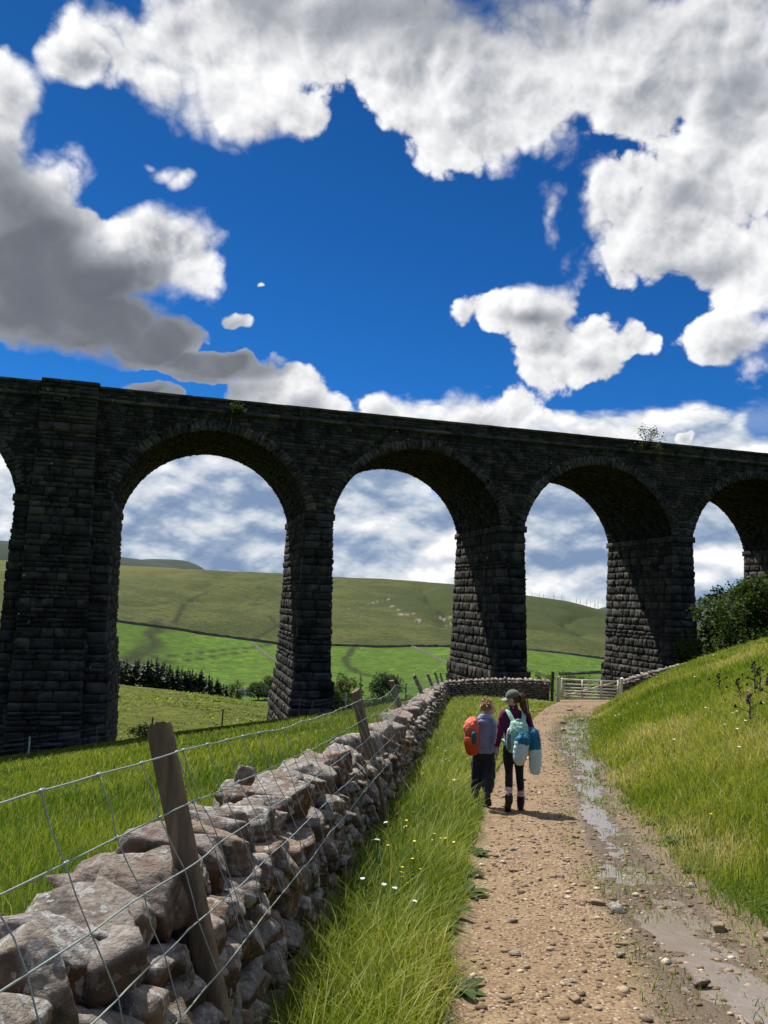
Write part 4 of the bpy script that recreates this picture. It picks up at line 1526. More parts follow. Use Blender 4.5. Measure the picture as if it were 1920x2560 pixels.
tag(o, 'tall dark mossy post standing beside the gate at the wall end', 'fence post')
ex, ey = xy(15.0, 52.0)
o = post_mesh((ex, ey, gz(ex, ey) - .3), (ex, ey, gz(ex, ey) + 2.1), .05, 1.0, 78).build('fence_post', M_DKPOST, None, True)
tag(o, 'thin dark post seen over the latch end of the gate against a pier', 'fence post')

# ------------------------------------------------------------------ light wire fence along the edge of the left field
FE = [(-33.0, 48.2), (-24.9, 48.3), (-21.5, 48.6), (-17.7, 49.3), (-14.9, 51.2), (-10.6, 52.2), (-5.75, 53.6), (-4.9, 53.5), (-2.6, 54.0), (1.5, 55.0), (6.5, 55.6)]
FE = [xy(*q) for q in FE]
FH = [1.0, 1.05, 1.10, 1.12, 1.25, 1.2, 1.3, .95, 1.2, 1.15, 1.1]
FLAB = [None, 'pale stake in the far field fence by the foot of the broad pier', 'pale slender stake in front of the broad pier', 'stake at the right foot of the broad pier',
        'grey stake beside a pale heap of brushwood at the field edge', 'lone grey stake midway along the far field fence', 'left of two dark stakes at the far field edge', 'right of two dark stakes at the far field edge',
        'pale stake before the second pier, left one', 'stake in front of the second pier base, right one', 'stake of the field fence beyond the drystone wall']
for i, ((x, y), h) in enumerate(zip(FE, FH)):
    if i == 0: continue
    o = post_mesh((x, y, gz(x, y) - .2), (x + fr.normal(0, .03), y, gz(x, y) + h), .05, 1, 200 + i).build('fence_stake', M_POST if i not in (2, 8) else M_GATE, None, True)
    tag(o, FLAB[i], 'fence post', 'stakes of the far field fence')
mbw = MB()
for f in (.45, .72, .96):
    pts = []
    for ((x0, y0), h0), ((x1, y1), h1) in zip(zip(FE[:-1], FH[:-1]), zip(FE[1:], FH[1:])):
        for t in np.linspace(0, 1, 8)[:-1]:
            x, y = x0 + (x1 - x0) * t, y0 + (y1 - y0) * t
            pts.append([x, y - .05, gz(x0, y0) * (1 - t) + gz(x1, y1) * t + f * (h0 + (h1 - h0) * t) - .05 * 4 * t * (1 - t)])
    mbw.tube(np.array(pts), .006, 4)
o = mbw.build('fence_wire', M_WIRE)
tag(o, 'three thin wires strung along stakes at the far edge of the left field', 'fence')

# ------------------------------------------------------------------ trees and bushes
tr = np.random.default_rng(77)


def leaf_mat(name, dark, light, trans=.35):
    m, nt, out = new_mat(name)
    t = nt.attr('tint')
    c = nt.mix(t, dark, light)
    d = nt.n('ShaderNodeBsdfPrincipled')
    nt.put(d.inputs['Base Color'], c); d.inputs['Roughness'].default_value = .6
    d.inputs['Specular IOR Level'].default_value = .25
    tl = nt.n('ShaderNodeBsdfTranslucent')
    nt.put(tl.inputs[0], nt.mix(.5, c, (.10, .16, .01)))
    mx = nt.n('ShaderNodeMixShader'); mx.inputs[0].default_value = trans
    nt.link(d.outputs[0], mx.inputs[1]); nt.link(tl.outputs[0], mx.inputs[2])
    nt.link(mx.outputs[0], out.inputs[0])
    return m


M_BARK = simple_mat('bark', (.060, .050, .040), .95, .4, 12, .6, .1, 0, .02)
M_LEAF_D = leaf_mat('sycamore_leaves', (.016, .036, .008), (.065, .115, .018))
M_LEAF_M = leaf_mat('bush_leaves', (.030, .055, .014), (.085, .125, .030))
M_LEAF_L = leaf_mat('willow_leaves', (.060, .085, .022), (.140, .165, .050))
M_LEAF_B = leaf_mat('bluish_leaves', (.014, .036, .018), (.040, .085, .038))
M_NEEDLE = leaf_mat('spruce_needles', (.010, .020, .008), (.034, .050, .018), .12)


def leaves(mb, C, size, r, tint):
    """one pointed leaf (two triangles folded on the midrib) at each centre"""
    n = len(C)
    a = r.normal(0, 1, (n, 3)); a /= np.linalg.norm(a, axis=1)[:, None]
    a[:, 2] = a[:, 2] * .5 - .15
    b = np.cross(a, r.normal(0, 1, (n, 3))); b /= np.linalg.norm(b, axis=1)[:, None]
    s = size * r.uniform(.6, 1.4, n)[:, None]
    up = np.cross(a, b)
    V = np.stack([C - a * s * .5, C + b * s * .36 + up * s * .08, C + a * s * .55, C - b * s * .36 + up * s * .08], 1).reshape(-1, 3)
    i = np.arange(n)[:, None] * 4
    mb.add(V, np.hstack([i, i + 1, i + 2, i + 3]), tint)


def crown_points(n, centres, radii, r, shell=.55):
    """points gathered in clumps over a few overlapping lobes"""
    k = r.integers(0, len(centres), n)
    d = r.normal(0, 1, (n, 3)); d /= np.linalg.norm(d, axis=1)[:, None]
    rad = shell + (1 - shell) * r.uniform(0, 1, n) ** .6
    return np.asarray(centres)[k] + d * rad[:, None] * np.asarray(radii)[k], d[:, 2] * rad


def broadleaf(name, label, x, y, h, w, mat, seed, leaf=.3, nleaf=5000, cat='tree', group=None, trunk=True, low=.12, lobes=16, zoff=0.0, depth=None):
    r = np.random.default_rng(seed)
    x, y = xy(x, y)
    z0 = gz(x, y) + zoff
    root = empty(name, (x, y, z0))
    tag(root, label, cat, group)
    inv = Matrix.Translation(-root.location)
    depth = depth or w
    # lobes of the crown, on a rough dome
    cs, rs = [], []
    for i in range(lobes):
        a = r.uniform(0, 2 * pi); q = math.sqrt(r.uniform(0, 1)) * .36
        zz = r.uniform(low + .12, .84)
        sh = math.sqrt(max(.08, 1 - ((zz - .42) / .58) ** 2))
        cs.append([x + cos(a) * q * w * sh, y + sin(a) * q * depth * sh, z0 + zz * h])
        rr = r.uniform(.13, .22)
        rs.append([w * rr, depth * rr, h * rr * .72])
    cs, rs = np.array(cs), np.array(rs)
    P, up = crown_points(nleaf // 9, cs, rs, r, .6)
    # twigs: tight bunches
    C = (P[:, None, :] + r.normal(0, leaf * .75, (len(P), 9, 3))).reshape(-1, 3)
    bunch = np.repeat(np.clip(.45 + .25 * fbm(P[:, 0] * .9, P[:, 1] * .9, P[:, 2] * .9, 2, seed) * 2 + r.normal(0, .14, len(P)), 0, 1), 9)
    keep = C[:, 2] > z0 + .1
    mb = MB()
    leaves(mb, C[keep], leaf, r, np.clip(bunch[keep] + r.normal(0, .1, keep.sum()), 0, 1))
    o = mb.build('crown', mat); o.parent = root; o.matrix_parent_inverse = inv
    tb = MB()
    if trunk:
        tb.tube(np.array([[x, y, z0 - .4], [x + .02 * w, y, z0 + h * .2], [x - .01 * w, y, z0 + h * .45], [x, y, z0 + h * .8]]), np.array([.035, .028, .018, .006]) * h, 8)
    for c in cs[:9]:
        b0 = np.array([x, y, z0 + h * r.uniform(.05, .4)])
        mid = (b0 + c) / 2 + np.array([0, 0, -.03 * h])
        tb.tube(np.array([b0, mid, c]), np.array([.014, .009, .003]) * h, 5)
    o = tb.build('trunk', M_BARK, None, True); o.parent = root; o.matrix_parent_inverse = inv
    return root


def conifer(label, x, y, h, w, seed, group, bare=.1, gaps=.0, name='spruce_tree', mat=None, tiers=22, zb=None):
    r = np.random.default_rng(seed)
    x, y = xy(x, y)
    z0 = gz(x, y) if zb is None else zb
    root = empty(name, (x, y, z0)); tag(root, label, 'tree', group)
    inv = Matrix.Translation(-root.location)
    mb = MB()
    V, T = [], []
    for i in range(tiers):
        t = bare + (1 - bare) * i / tiers
        if r.uniform() < gaps: continue
        L = w * .5 * (1 - t) ** .75 * r.uniform(.7, 1.15) + .02 * w
        for j in range(7):
            if r.uniform() < gaps + .12: continue
            a = r.uniform(0, 2 * pi); zz = z0 + h * (t + r.uniform(-.015, .015))
            l = L * r.uniform(.6, 1.15); dr = l * r.uniform(.15, .45); wd = l * .30
            p0 = np.array([x, y, zz]); d = np.array([cos(a), sin(a), 0]); s = np.array([-sin(a), cos(a), 0])
            tip = p0 + d * l - np.array([0, 0, dr])
            m1 = p0 + d * l * .55 + s * wd - np.array([0, 0, dr * .3 + wd * .5]); m2 = p0 + d * l * .55 - s * wd - np.array([0, 0, dr * .3 + wd * .5])
            k = len(V); V += [p0 + np.array([0, 0, .02 * h]), m1, tip, m2]; T.append([k, k + 1, k + 2, k + 3])
            # hanging sprays
            for q in (.45, .75):
                c = p0 + d * l * q - np.array([0, 0, dr * q]); k = len(V)
                V += [c - d * l * .16, c + np.array([0, 0, -l * .30]) + s * wd * r.uniform(-.6, .6), c + d * l * .16, c + np.array([0, 0, .03 * l])]; T.append([k, k + 1, k + 2, k + 3])
    mb.add(np.array(V), np.array(T), r.uniform(0, 1, len(T)))
    o = mb.build('crown', mat or M_NEEDLE); o.parent = root; o.matrix_parent_inverse = inv
    tb = MB().tube(np.array([[x, y, z0 - .5], [x, y, z0 + h * .5], [x, y, z0 + h * 1.0]]), np.array([.018, .011, .002]) * h, 6)
    o = tb.build('trunk', M_BARK, None, True); o.parent = root; o.matrix_parent_inverse = inv
    return root


# the dark sycamores right of the viaduct
broadleaf('sycamore_tree', 'large dark sycamore spreading over the grass bank at the right edge', 27.2, 55.5, 9.6, 11.5, M_LEAF_D, 101, .26, 24000, group='trees beside the viaduct', lobes=30, zoff=-1.6, low=.02)
broadleaf('sycamore_tree', 'rounded dark tree beside the large sycamore, nearer the tall pier', 24.9, 61.0, 7.2, 6.6, M_LEAF_D, 102, .24, 12000, group='trees beside the viaduct', lobes=18, zoff=-2.4, low=.02)
broadleaf('hazel_bush', 'bright-topped bush filling the gap hard against the right-hand pier', 28.2, 67.2, 7.6, 6.0, M_LEAF_M, 103, .24, 9000, cat='bush', group='trees beside the viaduct', lobes=16, zoff=-2.6, low=.02)
broadleaf('sycamore_tree', 'dense dark tree behind the large sycamore under the last visible arch', 34.5, 66.0, 10.0, 9.0, M_LEAF_D, 104, .28, 12000, group='trees beside the viaduct', lobes=18, zoff=-1.5, low=.02)
broadleaf('hazel_bush', 'low dark bush along the foot of the sycamores on the bank top', 22.8, 53.6, 3.6, 5.5, M_LEAF_D, 105, .2, 7000, cat='bush', group='trees beside the viaduct', lobes=12, zoff=-1.2, low=.02)

# seedlings rooted in the viaduct masonry
def ledge_bush(t, z, w, h, label, seed, mat):
    r = np.random.default_rng(seed)
    p = vpt(np.array(t), np.array(-.25), z)
    root = empty('sapling', tuple(float(v) for v in p)); tag(root, label, 'bush', 'plants growing from the viaduct')
    inv = Matrix.Translation(-root.location)
    tb, mb = MB(), MB()
    for i in range(26):
        a = r.uniform(-pi, pi); e = r.uniform(-.25, 1.1)
        d = np.array([cos(a) * cos(e) * w * .5, -abs(sin(a)) * cos(e) * w * .3 - .1, sin(e) * h * .75 + .1 * h])
        q = p + d * r.uniform(.6, 1.1)
        tb.tube(np.array([p, (p + q) / 2 + [0, 0, .08 * h], q]), [.025, .015, .005], 4)
        C = q + r.normal(0, .16, (26, 3)) * np.array([1, .7, 1])
        leaves(mb, C, .13, r, np.clip(r.normal(.5, .2, 26), 0, 1))
    o = mb.build('crown', mat); o.parent = root; o.matrix_parent_inverse = inv
    o = tb.build('trunk', M_BARK, None, True); o.parent = root; o.matrix_parent_inverse = inv


ledge_bush(42.8, 15.2, 2.6, 2.6, 'bushy sapling rooted high in the viaduct masonry above the third full arch', 301, M_LEAF_L)
ledge_bush(8.2, 15.0, 1.2, .6, 'small tuft of leaves growing from the string course over the first arch', 302, M_LEAF_M)

# conifer plantation in the dale, seen through the first arch
PL = []
cr_ = np.random.default_rng(55)
for i in range(44):
    f = i / 43
    azp = -19.9 + 8.6 * f + cr_.uniform(-.12, .12)
    rr = 330 + cr_.uniform(-14, 14)
    top = np.interp(f, [0, .2, .45, .6, .8, 1.0], [2.15, 2.0, 2.05, 1.65, 1.2, .55]) + cr_.uniform(-.34, .12)
    PL.append((rr * sin(radians(azp)), rr * cos(radians(azp)), EYE + rr * tan(radians(top))))
PL.sort(key=lambda v: v[0])
for i, (x, y, zt_) in enumerate(PL):
    hh = zt_ - sz(x, y)
    where = ('left end', 'left middle', 'right middle', 'low right end')[min(3, i * 4 // 44)]
    conifer('dark spruce at the %s of the conifer plantation beyond the first arch' % where, x, y, hh, hh * cr_.uniform(.50, .68), 400 + i, 'spruces of the dale plantation', .05, .02, tiers=34)

# broadleaved trees round the cottage and beck
def far_tree(name, label, px_az, top_el, r_, w, mat, seed, n=2600, leaf=.75, base_drop=0.0, group='trees in the valley bottom', depth=None, low=.04):
    x, y = r_ * sin(radians(px_az)), r_ * cos(radians(px_az))
    z = sz(x, y)
    h = EYE + r_ * tan(radians(top_el)) - z
    return broadleaf(name, label, x, y, h, w, mat, seed, leaf, n, 'tree', group, lobes=14, low=low, depth=depth)


far_tree('ash_tree', 'thin-crowned ash standing beside the white cottage', -10.55, .95, 420, 8, M_LEAF_M, 501, 1200, .6)
far_tree('ash_tree', 'slim pale tree between the spruces and the white cottage', -10.95, .55, 410, 6, M_LEAF_M, 502, 900, .6)
far_tree('oak_tree', 'round blue-green tree right of the white cottage', -9.05, .55, 430, 16, M_LEAF_B, 503, 5000, .8)
far_tree('oak_tree', 'paler tree pressed against the left side of the second pier', -8.15, 1.0, 440, 12, M_LEAF_M, 504, 3000, .8)
far_tree('willow_tree', 'pale round willow right of the second pier', -2.75, 1.25, 300, 13, M_LEAF_L, 505, 5000, .6)
far_tree('willow_tree', 'olive bush at the foot of the pale willow', -3.3, .35, 280, 9, M_LEAF_M, 506, 3000, .6)
conifer('single dark pointed conifer beside the pale willow', 290 * sin(radians(-1.8)), 290 * cos(radians(-1.8)), EYE + 290 * tan(radians(1.1)) - sz(290 * sin(radians(-1.8)), 290 * cos(radians(-1.8))), 7.0, 507, 'trees in the valley bottom', .0, .0)
far_tree('sycamore_tree', 'broad dark domed tree standing alone between the second and third piers', -.12, 1.30, 300, 18, M_LEAF_B, 508, 9000, .6)
far_tree('hawthorn_bush', 'bright green bush at the foot of the domed tree, left side', -1.25, -.30, 230, 6, M_LEAF_L, 509, 1600, .5)
far_tree('hawthorn_bush', 'yellowish hedge bush right of the domed tree', 2.0, -.2, 235, 9, M_LEAF_L, 510, 2400, .5)
far_tree('hawthorn_bush', 'dark hedge bush close to the left foot of the third pier', 3.4, .0, 240, 6, M_LEAF_D, 511, 1600, .5)
far_tree('alder_tree', 'grey-green alder above the gate, left of a pair', 12.95, 1.52, 400, 10.5, M_LEAF_M, 512, 2200, .6)
far_tree('alder_tree', 'grey-green alder above the gate, right of a pair', 14.15, 1.28, 400, 12, M_LEAF_M, 513, 2600, .6)
far_tree('alder_tree', 'small thin alder in the gully near the third pier', 11.0, 1.35, 480, 6, M_LEAF_M, 514, 700, .6)
far_tree('alder_tree', 'low alder in the gully, second from the third pier', 11.75, 1.05, 470, 8, M_LEAF_M, 515, 900, .6)

# wind-thinned larches along the skyline
SK = [(1328, 1485, 1477), (1331, 1486, 1478), (1337, 1488, 1477), (1343, 1489, 1482), (1348, 1490, 1478), (1359, 1493, 1482), (1383.5, 1498, 1484), (1386, 1498, 1491),
      (1403, 1501, 1489), (1407, 1502, 1487), (1412, 1503, 1491), (1424, 1507, 1498), (1441, 1511, 1497), (1451, 1513, 1501), (1467, 1517, 1500), (1476, 1519, 1507), (1487, 1522, 1505), (1495, 1524, 1506)]
for i, (px, pb, pt) in enumerate(SK):
    azs_ = math.degrees(math.atan((px - 960) / 1923 / (cos(radians(PITCH)) - (1280 - pb) / 1923 * sin(radians(PITCH)))))
    R_ = 1480
    x, y = R_ * sin(radians(azs_)), R_ * cos(radians(azs_))
    hh = (pb - pt) / 1923 * R_ * 1.12 + 2
    lab = ('slender larch on the far skyline, %s in the left cluster', 'slender larch on the far skyline, %s in the middle cluster', 'slender lone larch on the descending far skyline, %s at the right')[0 if i < 6 else 1 if i < 12 else 2]
    conifer(lab % ('first', 'second', 'third', 'fourth', 'fifth', 'last')[i % 6], x, y, hh, hh * .30, 700 + i, 'larches on the skyline', .30, .35, 'larch_tree', None, 10)

broadleaf('brushwood', 'pale twiggy heap of brushwood at the far edge of the left field', -15.6, 51.6, 1.1, 2.0, M_LEAF_L, 601, .12, 900, 'bush', None, False, .02, 8)

# sheep grazing the far pasture
M_WOOL = simple_mat('fleece_white', (.66, .63, .57), .95, .12, 6.0)
M_FACE = simple_mat('sheep_face', (.10, .09, .08), .8, .2, 6.0)
sheep = empty('sheep')
mb = MB()
Dw, Fw = ico_dirs(3)
for c, r_ in (((0, 0, .62), (.52, .27, .30)), ((.34, 0, .66), (.26, .22, .25)), ((-.36, 0, .62), (.24, .24, .26))):
    mb.add(Dw * np.array(r_) * (1 + .06 * fbm(Dw[:, 0] * 5, Dw[:, 1] * 5, Dw[:, 2] * 5, 2, 3))[:, None] + np.array(c), Fw)
mb.build('fleece', M_WOOL, sheep, True)
mb = MB().add(Dw * np.array((.17, .085, .10)) + np.array((.72, 0, .56)), Fw)
for s_ in (-1, 1): mb.add(Dw * np.array((.03, .08, .03)) + np.array((.62, .12 * s_, .63)), Fw)
mb.build('head', M_FACE, sheep, True)
for lx in (-.34, .36):
    for ly in (-.13, .13):
        MB().tube(np.array([[lx, ly, .5], [lx + .02, ly, .26], [lx, ly, 0]]), [.065, .04, .035], 8).build('leg', M_FACE, sheep, True)
SHEEP = [(23.2, 607.0), (6.0, 591.3), (33.5, 603.1), (25.1, 594.1), (39.8, 591.3), (21.2, 563.1), (-20.2, 680.7), (144.6, 613.5)]
for i, (x, y) in enumerate(SHEEP):
    o = sheep
    if i:
        o = sheep.copy(); COL.objects.link(o)
        for ch in list(sheep.children):
            c2 = ch.copy(); COL.objects.link(c2); c2.parent = o
    x, y = xy(x, y)
    o.location = (x, y, gz(x, y)); o.rotation_euler = (0, 0, i * 1.9); o.scale = (1.25, 1.25, 1.25)
    tag(o, 'white sheep grazing the bright far pasture between the second and third piers' if i < 7 else 'white sheep grazing the far pasture between third and fourth piers', 'sheep', 'sheep on the far pasture' if i < 7 else None)

# ------------------------------------------------------------------ white cottage in the dale
ca = radians(-10.0)
cx, cy = xy(480 * sin(ca), 480 * cos(ca))
cot = empty('cottage', (cx, cy, gz(cx, cy)), radians(-12))
tag(cot, 'small white-walled cottage with a grey slate roof among trees in the dale', 'house')
M_WHITE = simple_mat('limewash', (.72, .71, .68), .9, .06, 1.0)
M_SLATE = simple_mat('slate_roof', (.16, .155, .15), .8, .25, 2.0)
M_DKGLASS = simple_mat('dark_window', (.03, .035, .04), .2, .1, 1.0)
V = np.array([[-4.4, -2.6, -1], [4.4, -2.6, -1], [4.4, 2.6, -1], [-4.4, 2.6, -1], [-4.4, -2.6, 3.2], [4.4, -2.6, 3.2], [4.4, 2.6, 3.2], [-4.4, 2.6, 3.2], [-4.4, 0, 5.2], [4.4, 0, 5.2]])
MB().add(V, [np.array([[0, 1, 5, 4], [2, 3, 7, 6], [1, 2, 6, 5], [3, 0, 4, 7]]), np.array([[5, 6, 9], [7, 4, 8]])]).build('wall', M_WHITE, cot)
rf = MB()
for s in (-1, 1):
    rf.add(np.array([[-4.7, s * 2.95, 3.0], [4.7, s * 2.95, 3.0], [4.7, 0, 5.35], [-4.7, 0, 5.35], [-4.7, s * 2.95, 2.85], [4.7, s * 2.95, 2.85], [4.7, 0, 5.2], [-4.7, 0, 5.2]]),
           np.array([[0, 1, 2, 3], [7, 6, 5, 4], [0, 4, 5, 1], [1, 5, 6, 2], [3, 7, 4, 0]]))
roof = rf.build('roof', M_SLATE, cot)
MB().box((3.6, 0, 5.6), (.7, .9, 1.4)).build('chimney', M_WHITE, roof)
for wx_ in (-2.6, .2, 2.6):
    MB().box((wx_, -2.62, 1.7), (.9, .08, 1.1)).build('window', M_DKGLASS, cot)

# ------------------------------------------------------------------ grass
gr_ = np.random.default_rng(2024)


def grass_mat(name, stops, trans=.38):
    m, nt, out = new_mat(name)
    c = nt.ramp(nt.attr('tint'), stops)
    d = nt.n('ShaderNodeBsdfPrincipled')
    nt.put(d.inputs['Base Color'], c); d.inputs['Roughness'].default_value = .55
    d.inputs['Specular IOR Level'].default_value = .3
    tl = nt.n('ShaderNodeBsdfTranslucent')
    nt.put(tl.inputs[0], nt.mix(1.0, c, (1.25, 1.25, .7), 'MULTIPLY'))
    mx = nt.n('ShaderNodeMixShader'); mx.inputs[0].default_value = trans
    nt.link(d.outputs[0], mx.inputs[1]); nt.link(tl.outputs[0], mx.inputs[2])
    nt.link(mx.outputs[0], out.inputs[0])
    return m


STOPS = [(0, (.040, .095, .014)), (.3, (.118, .192, .018)), (.6, (.235, .292, .030)), (.82, (.37, .37, .09)), (.93, (.48, .41, .20)), (1.0, (.60, .52, .30))]
M_GRASS = grass_mat('meadow_grass', STOPS)


def blades(X, Y, hgt, wid, tint, lean=.35, name='grass', mat=None, zoff=-.02, wind=(.10, .02)):
    """curved blades, two pieces each plus the tip"""
    n = len(X)
    Wp = to_world(np.stack([X, Y, survey_z(X, Y)], -1))
    X, Y, Z = Wp[:, 0], Wp[:, 1], Wp[:, 2] + zoff
    a = gr_.uniform(0, 2 * pi, n)
    dx, dy = np.cos(a), np.sin(a)
    ln = np.abs(gr_.normal(lean, lean * .75, n)) * hgt
    lx = dx * ln + wind[0] * hgt * gr_.uniform(.2, 1, n); ly = dy * ln + wind[1] * hgt
    b = gr_.uniform(0, 2 * pi, n); sx, sy = np.cos(b) * wid / 2, np.sin(b) * wid / 2
    hz = hgt * gr_.uniform(.86, 1.0, n)

    def pt(f, w, s):
        return np.stack([X + lx * f ** 1.8 + s * sx * w, Y + ly * f ** 1.8 + s * sy * w, Z + hz * (f - .16 * f ** 3)], -1)
    V = np.stack([pt(0, 1, -1), pt(0, 1, 1), pt(.45, .92, -1), pt(.45, .92, 1), pt(.8, .55, -1), pt(.8, .55, 1), pt(1.0, 0, 0)], 1).reshape(-1, 3)
    i = np.arange(n)[:, None] * 7
    Q_ = np.vstack([np.hstack([i, i + 1, i + 3, i + 2]), np.hstack([i + 2, i + 3, i + 5, i + 4])])
    T_ = np.hstack([i + 4, i + 5, i + 6])
    return np_mesh(name, V, [Q_, T_], mat or M_GRASS, None, False, {'tint': np.concatenate([tint, tint, tint])})


def scatter(ymin, ymax, xlo, xhi, dens, cap):
    """random points between two edges; density per square metre falls with distance"""
    ys = np.linspace(ymin, ymax, 400)
    w = np.maximum(xhi(ys) - xlo(ys), 0) * dens(ys)
    n = int(min(cap, np.sum(w) * (ys[1] - ys[0])))
    cdf = np.cumsum(w); cdf = cdf / cdf[-1]
    Y = np.interp(gr_.uniform(0, 1, n), cdf, ys)
    X = xlo(Y) + (xhi(Y) - xlo(Y)) * gr_.uniform(0, 1, n)
    return X, Y


def tint_of(X, Y, base, amp, seed, sd=.10):
    t = base + amp * fbm(X * .33, Y * .33, oct=3, seed=seed) * 1.6 + .10 * fbm(X * 1.9, Y * 1.9, oct=2, seed=seed + 1)
    return np.clip(t + gr_.normal(0, sd, len(X)), 0, 1)


def gap_trim(X, Y, seed, thr):
    return fbm(X * 1.3, Y * 1.3, oct=2, seed=seed) + gr_.normal(0, .22, len(X)) > thr


# verge between wall and track
X, Y = scatter(1.6, 43.2, lambda y: wall_x(y) - .05, lambda y: path_l(y) + .12, lambda y: np.clip(15000 / (y + 1.2) ** 1.1, 150, 2700), 170000)
v = np.clip((X - wall_x(Y)) / (path_l(Y) - wall_x(Y)), 0, 1)
e = .18 * fbm(X * 2.2, Y * 1.1, oct=3, seed=201)
keep = (X < path_l(Y) - .10 + .8 * e) & (gr_.uniform(0, 1, len(X)) < 1.1 - .55 * sstep(v, .75, 1.05))
X, Y, v = X[keep], Y[keep], v[keep]
h = (.17 + .17 * (1 - sstep(v, .55, 1.0)) + .09 * fbm(X * .9, Y * .9, oct=2, seed=202)) * gr_.uniform(.6, 1.3, len(X))
h *= 1 - .45 * sstep(Y, 22, 34) * sstep(v, .2, .6)
h *= 1 - .72 * np.exp(-((X - 1.42) / .32) ** 2 - ((Y - 10.95) / .75) ** 2)
t = tint_of(X, Y, .42, .20, 203, .13) + .16 * sstep(v, .3, .9) + .10 * sstep(Y, 16, 30)
stalk = gr_.uniform(0, 1, len(X)) < .05
h = np.where(stalk, h * 1.35 + .05, h); t = np.where(stalk, gr_.normal(.82, .05, len(X)), t)
tag(blades(X, Y, h, np.maximum(.0055, .00085 * Y) * gr_.uniform(.6, 1.35, len(X)) * np.where(stalk, .55, 1), np.clip(t, 0, .92), .5), kind='stuff')
bpy.data.objects['grass']['label'] = 'long green verge grass between the drystone wall and the track'

# bank right of the track
X, Y = scatter(3.2, 66, lambda y: path_r(y) - .25, lambda y: np.maximum(path_r(y) + .5, .62 * y + 1.5), lambda y: np.clip(21000 / (y + 1.2) ** 1.32, 40, 2200), 260000)
b = X - path_r(Y)
e = .30 * fbm(X * 1.7, Y * .8, oct=3, seed=211)
keep = (b > -.05 + e) & (gr_.uniform(0, 1, len(X)) < .45 + .55 * sstep(b, -.1, .5)) & ~((Y > 43.5) & (b < 5) & (Y < 46))
X, Y, b = X[keep], Y[keep], b[keep]
dry = sstep(fbm(X * .35, Y * .22, oct=3, seed=212), .12, .32)
dpatch = np.exp(-(((X - 8.2) / 1.5) ** 2 + ((Y - 15.2) / 2.2) ** 2)) + 1.1 * np.exp(-(((X - 3.15) / .32) ** 2 + ((Y - 8.0) / 1.5) ** 2)) + .8 * np.exp(-(((X - 3.3) / .3) ** 2 + ((Y - 6.2) / .6) ** 2))
h = (.17 + .12 * sstep(b, .1, 1.0) + .08 * fbm(X * .7, Y * .7, oct=2, seed=213)) * gr_.uniform(.55, 1.3, len(X))
t = tint_of(X, Y, .50, .20, 214, .12) + .20 * dry + .16 * (1 - sstep(b, .1, .7)) * sstep(fbm(X * .8, Y * .5, oct=2, seed=216), -.1, .25) + .42 * dpatch * gr_.uniform(.3, 1.0, len(X))
tag(blades(X, Y, h, np.maximum(.0055, .00085 * Y) * gr_.uniform(.7, 1.3, len(X)), np.clip(t, 0, 1), wind=(-.12, -.1)), 'sunlit yellow-green grass covering the bank right of the track', kind='stuff')

# hayfield left of the wall
X, Y = scatter(2.0, 56, lambda y: -.66 * y - 3, lambda y: wall_x(np.minimum(y, 46)) - .62, lambda y: np.clip(4200 / (y + 1.2) ** 1.15, 26, 420), 260000)
n_ = (X - SVO[0]) * SVN[0] + (Y - SVO[1]) * SVN[1]
keep = n_ < 1.0
X, Y = X[keep], Y[keep]
h = (.26 + .14 * fbm(X * .45, Y * .45, oct=3, seed=221)) * gr_.uniform(.55, 1.3, len(X)) * (1 - .35 * sstep(Y, 30, 52))
t = tint_of(X, Y, .36, .26, 222, .13)
stalk = gr_.uniform(0, 1, len(X)) < .09
h = np.where(stalk, h * 1.45, h); t = np.where(stalk, .84, t)
tag(blades(X, Y, h, np.maximum(.007, .00095 * Y) * gr_.uniform(.7, 1.3, len(X)) * np.where(stalk, .5, 1), np.clip(t, 0, .9), wind=(.16, -.05)), 'lush green hayfield grass sloping down left of the wall', kind='stuff')

# thin muddy grass along the wet side of the track
X, Y = scatter(3.0, 34, lambda y: np.interp(y, WET_Y, WET_X) - .45 - .01 * y, lambda y: path_r(y) + .1, lambda y: np.clip(3600 / (y + 1.2) ** .85, 60, 900), 52000)
pn = fbm(X * 2.6, Y * 1.6, oct=3, seed=231)
keep = pn + gr_.normal(0, .16, len(X)) > .06 - .34 * sstep(X, path_r(Y) - .7, path_r(Y))
X, Y = X[keep], Y[keep]
h = .07 * gr_.uniform(.5, 1.5, len(X)) + .05 * sstep(X, path_r(Y) - .3, path_r(Y))
tag(blades(X, Y, h, np.maximum(.005, .0008 * Y) * gr_.uniform(.7, 1.3, len(X)), np.clip(gr_.normal(.34, .24, len(X)), 0, .92), .6, zoff=-.03), 'sparse trodden grass standing in the muddy right side of the track', kind='stuff')

# rough tussocks and bracken on the spur beyond the left field
X = gr_.uniform(-105, 22, 30000); Y = gr_.uniform(84, 215, 30000)
rr_ = np.hypot(X, Y)
keep = (rr_ > 86) & (rr_ < 205) & (np.degrees(np.arctan2(X, Y)) > -33) & (fbm(X * .09, Y * .16, oct=4, seed=241) + gr_.normal(0, .10, len(X)) > -.05)
X, Y = X[keep], Y[keep]
h = gr_.uniform(.10, .42, len(X)) * (.7 + .8 * sstep(fbm(X * .05, Y * .12, oct=3, seed=242), 0, .3))
tag(blades(X, Y, h, .28 * gr_.uniform(.5, 1.5, len(X)), np.clip(gr_.normal(.50, .16, len(X)) - .3 * sstep(fbm(X * .08, Y * .2, oct=3, seed=243), .1, .3), 0, .92), .8), 'rough tussocks on the moorland spur behind the viaduct', kind='stuff')

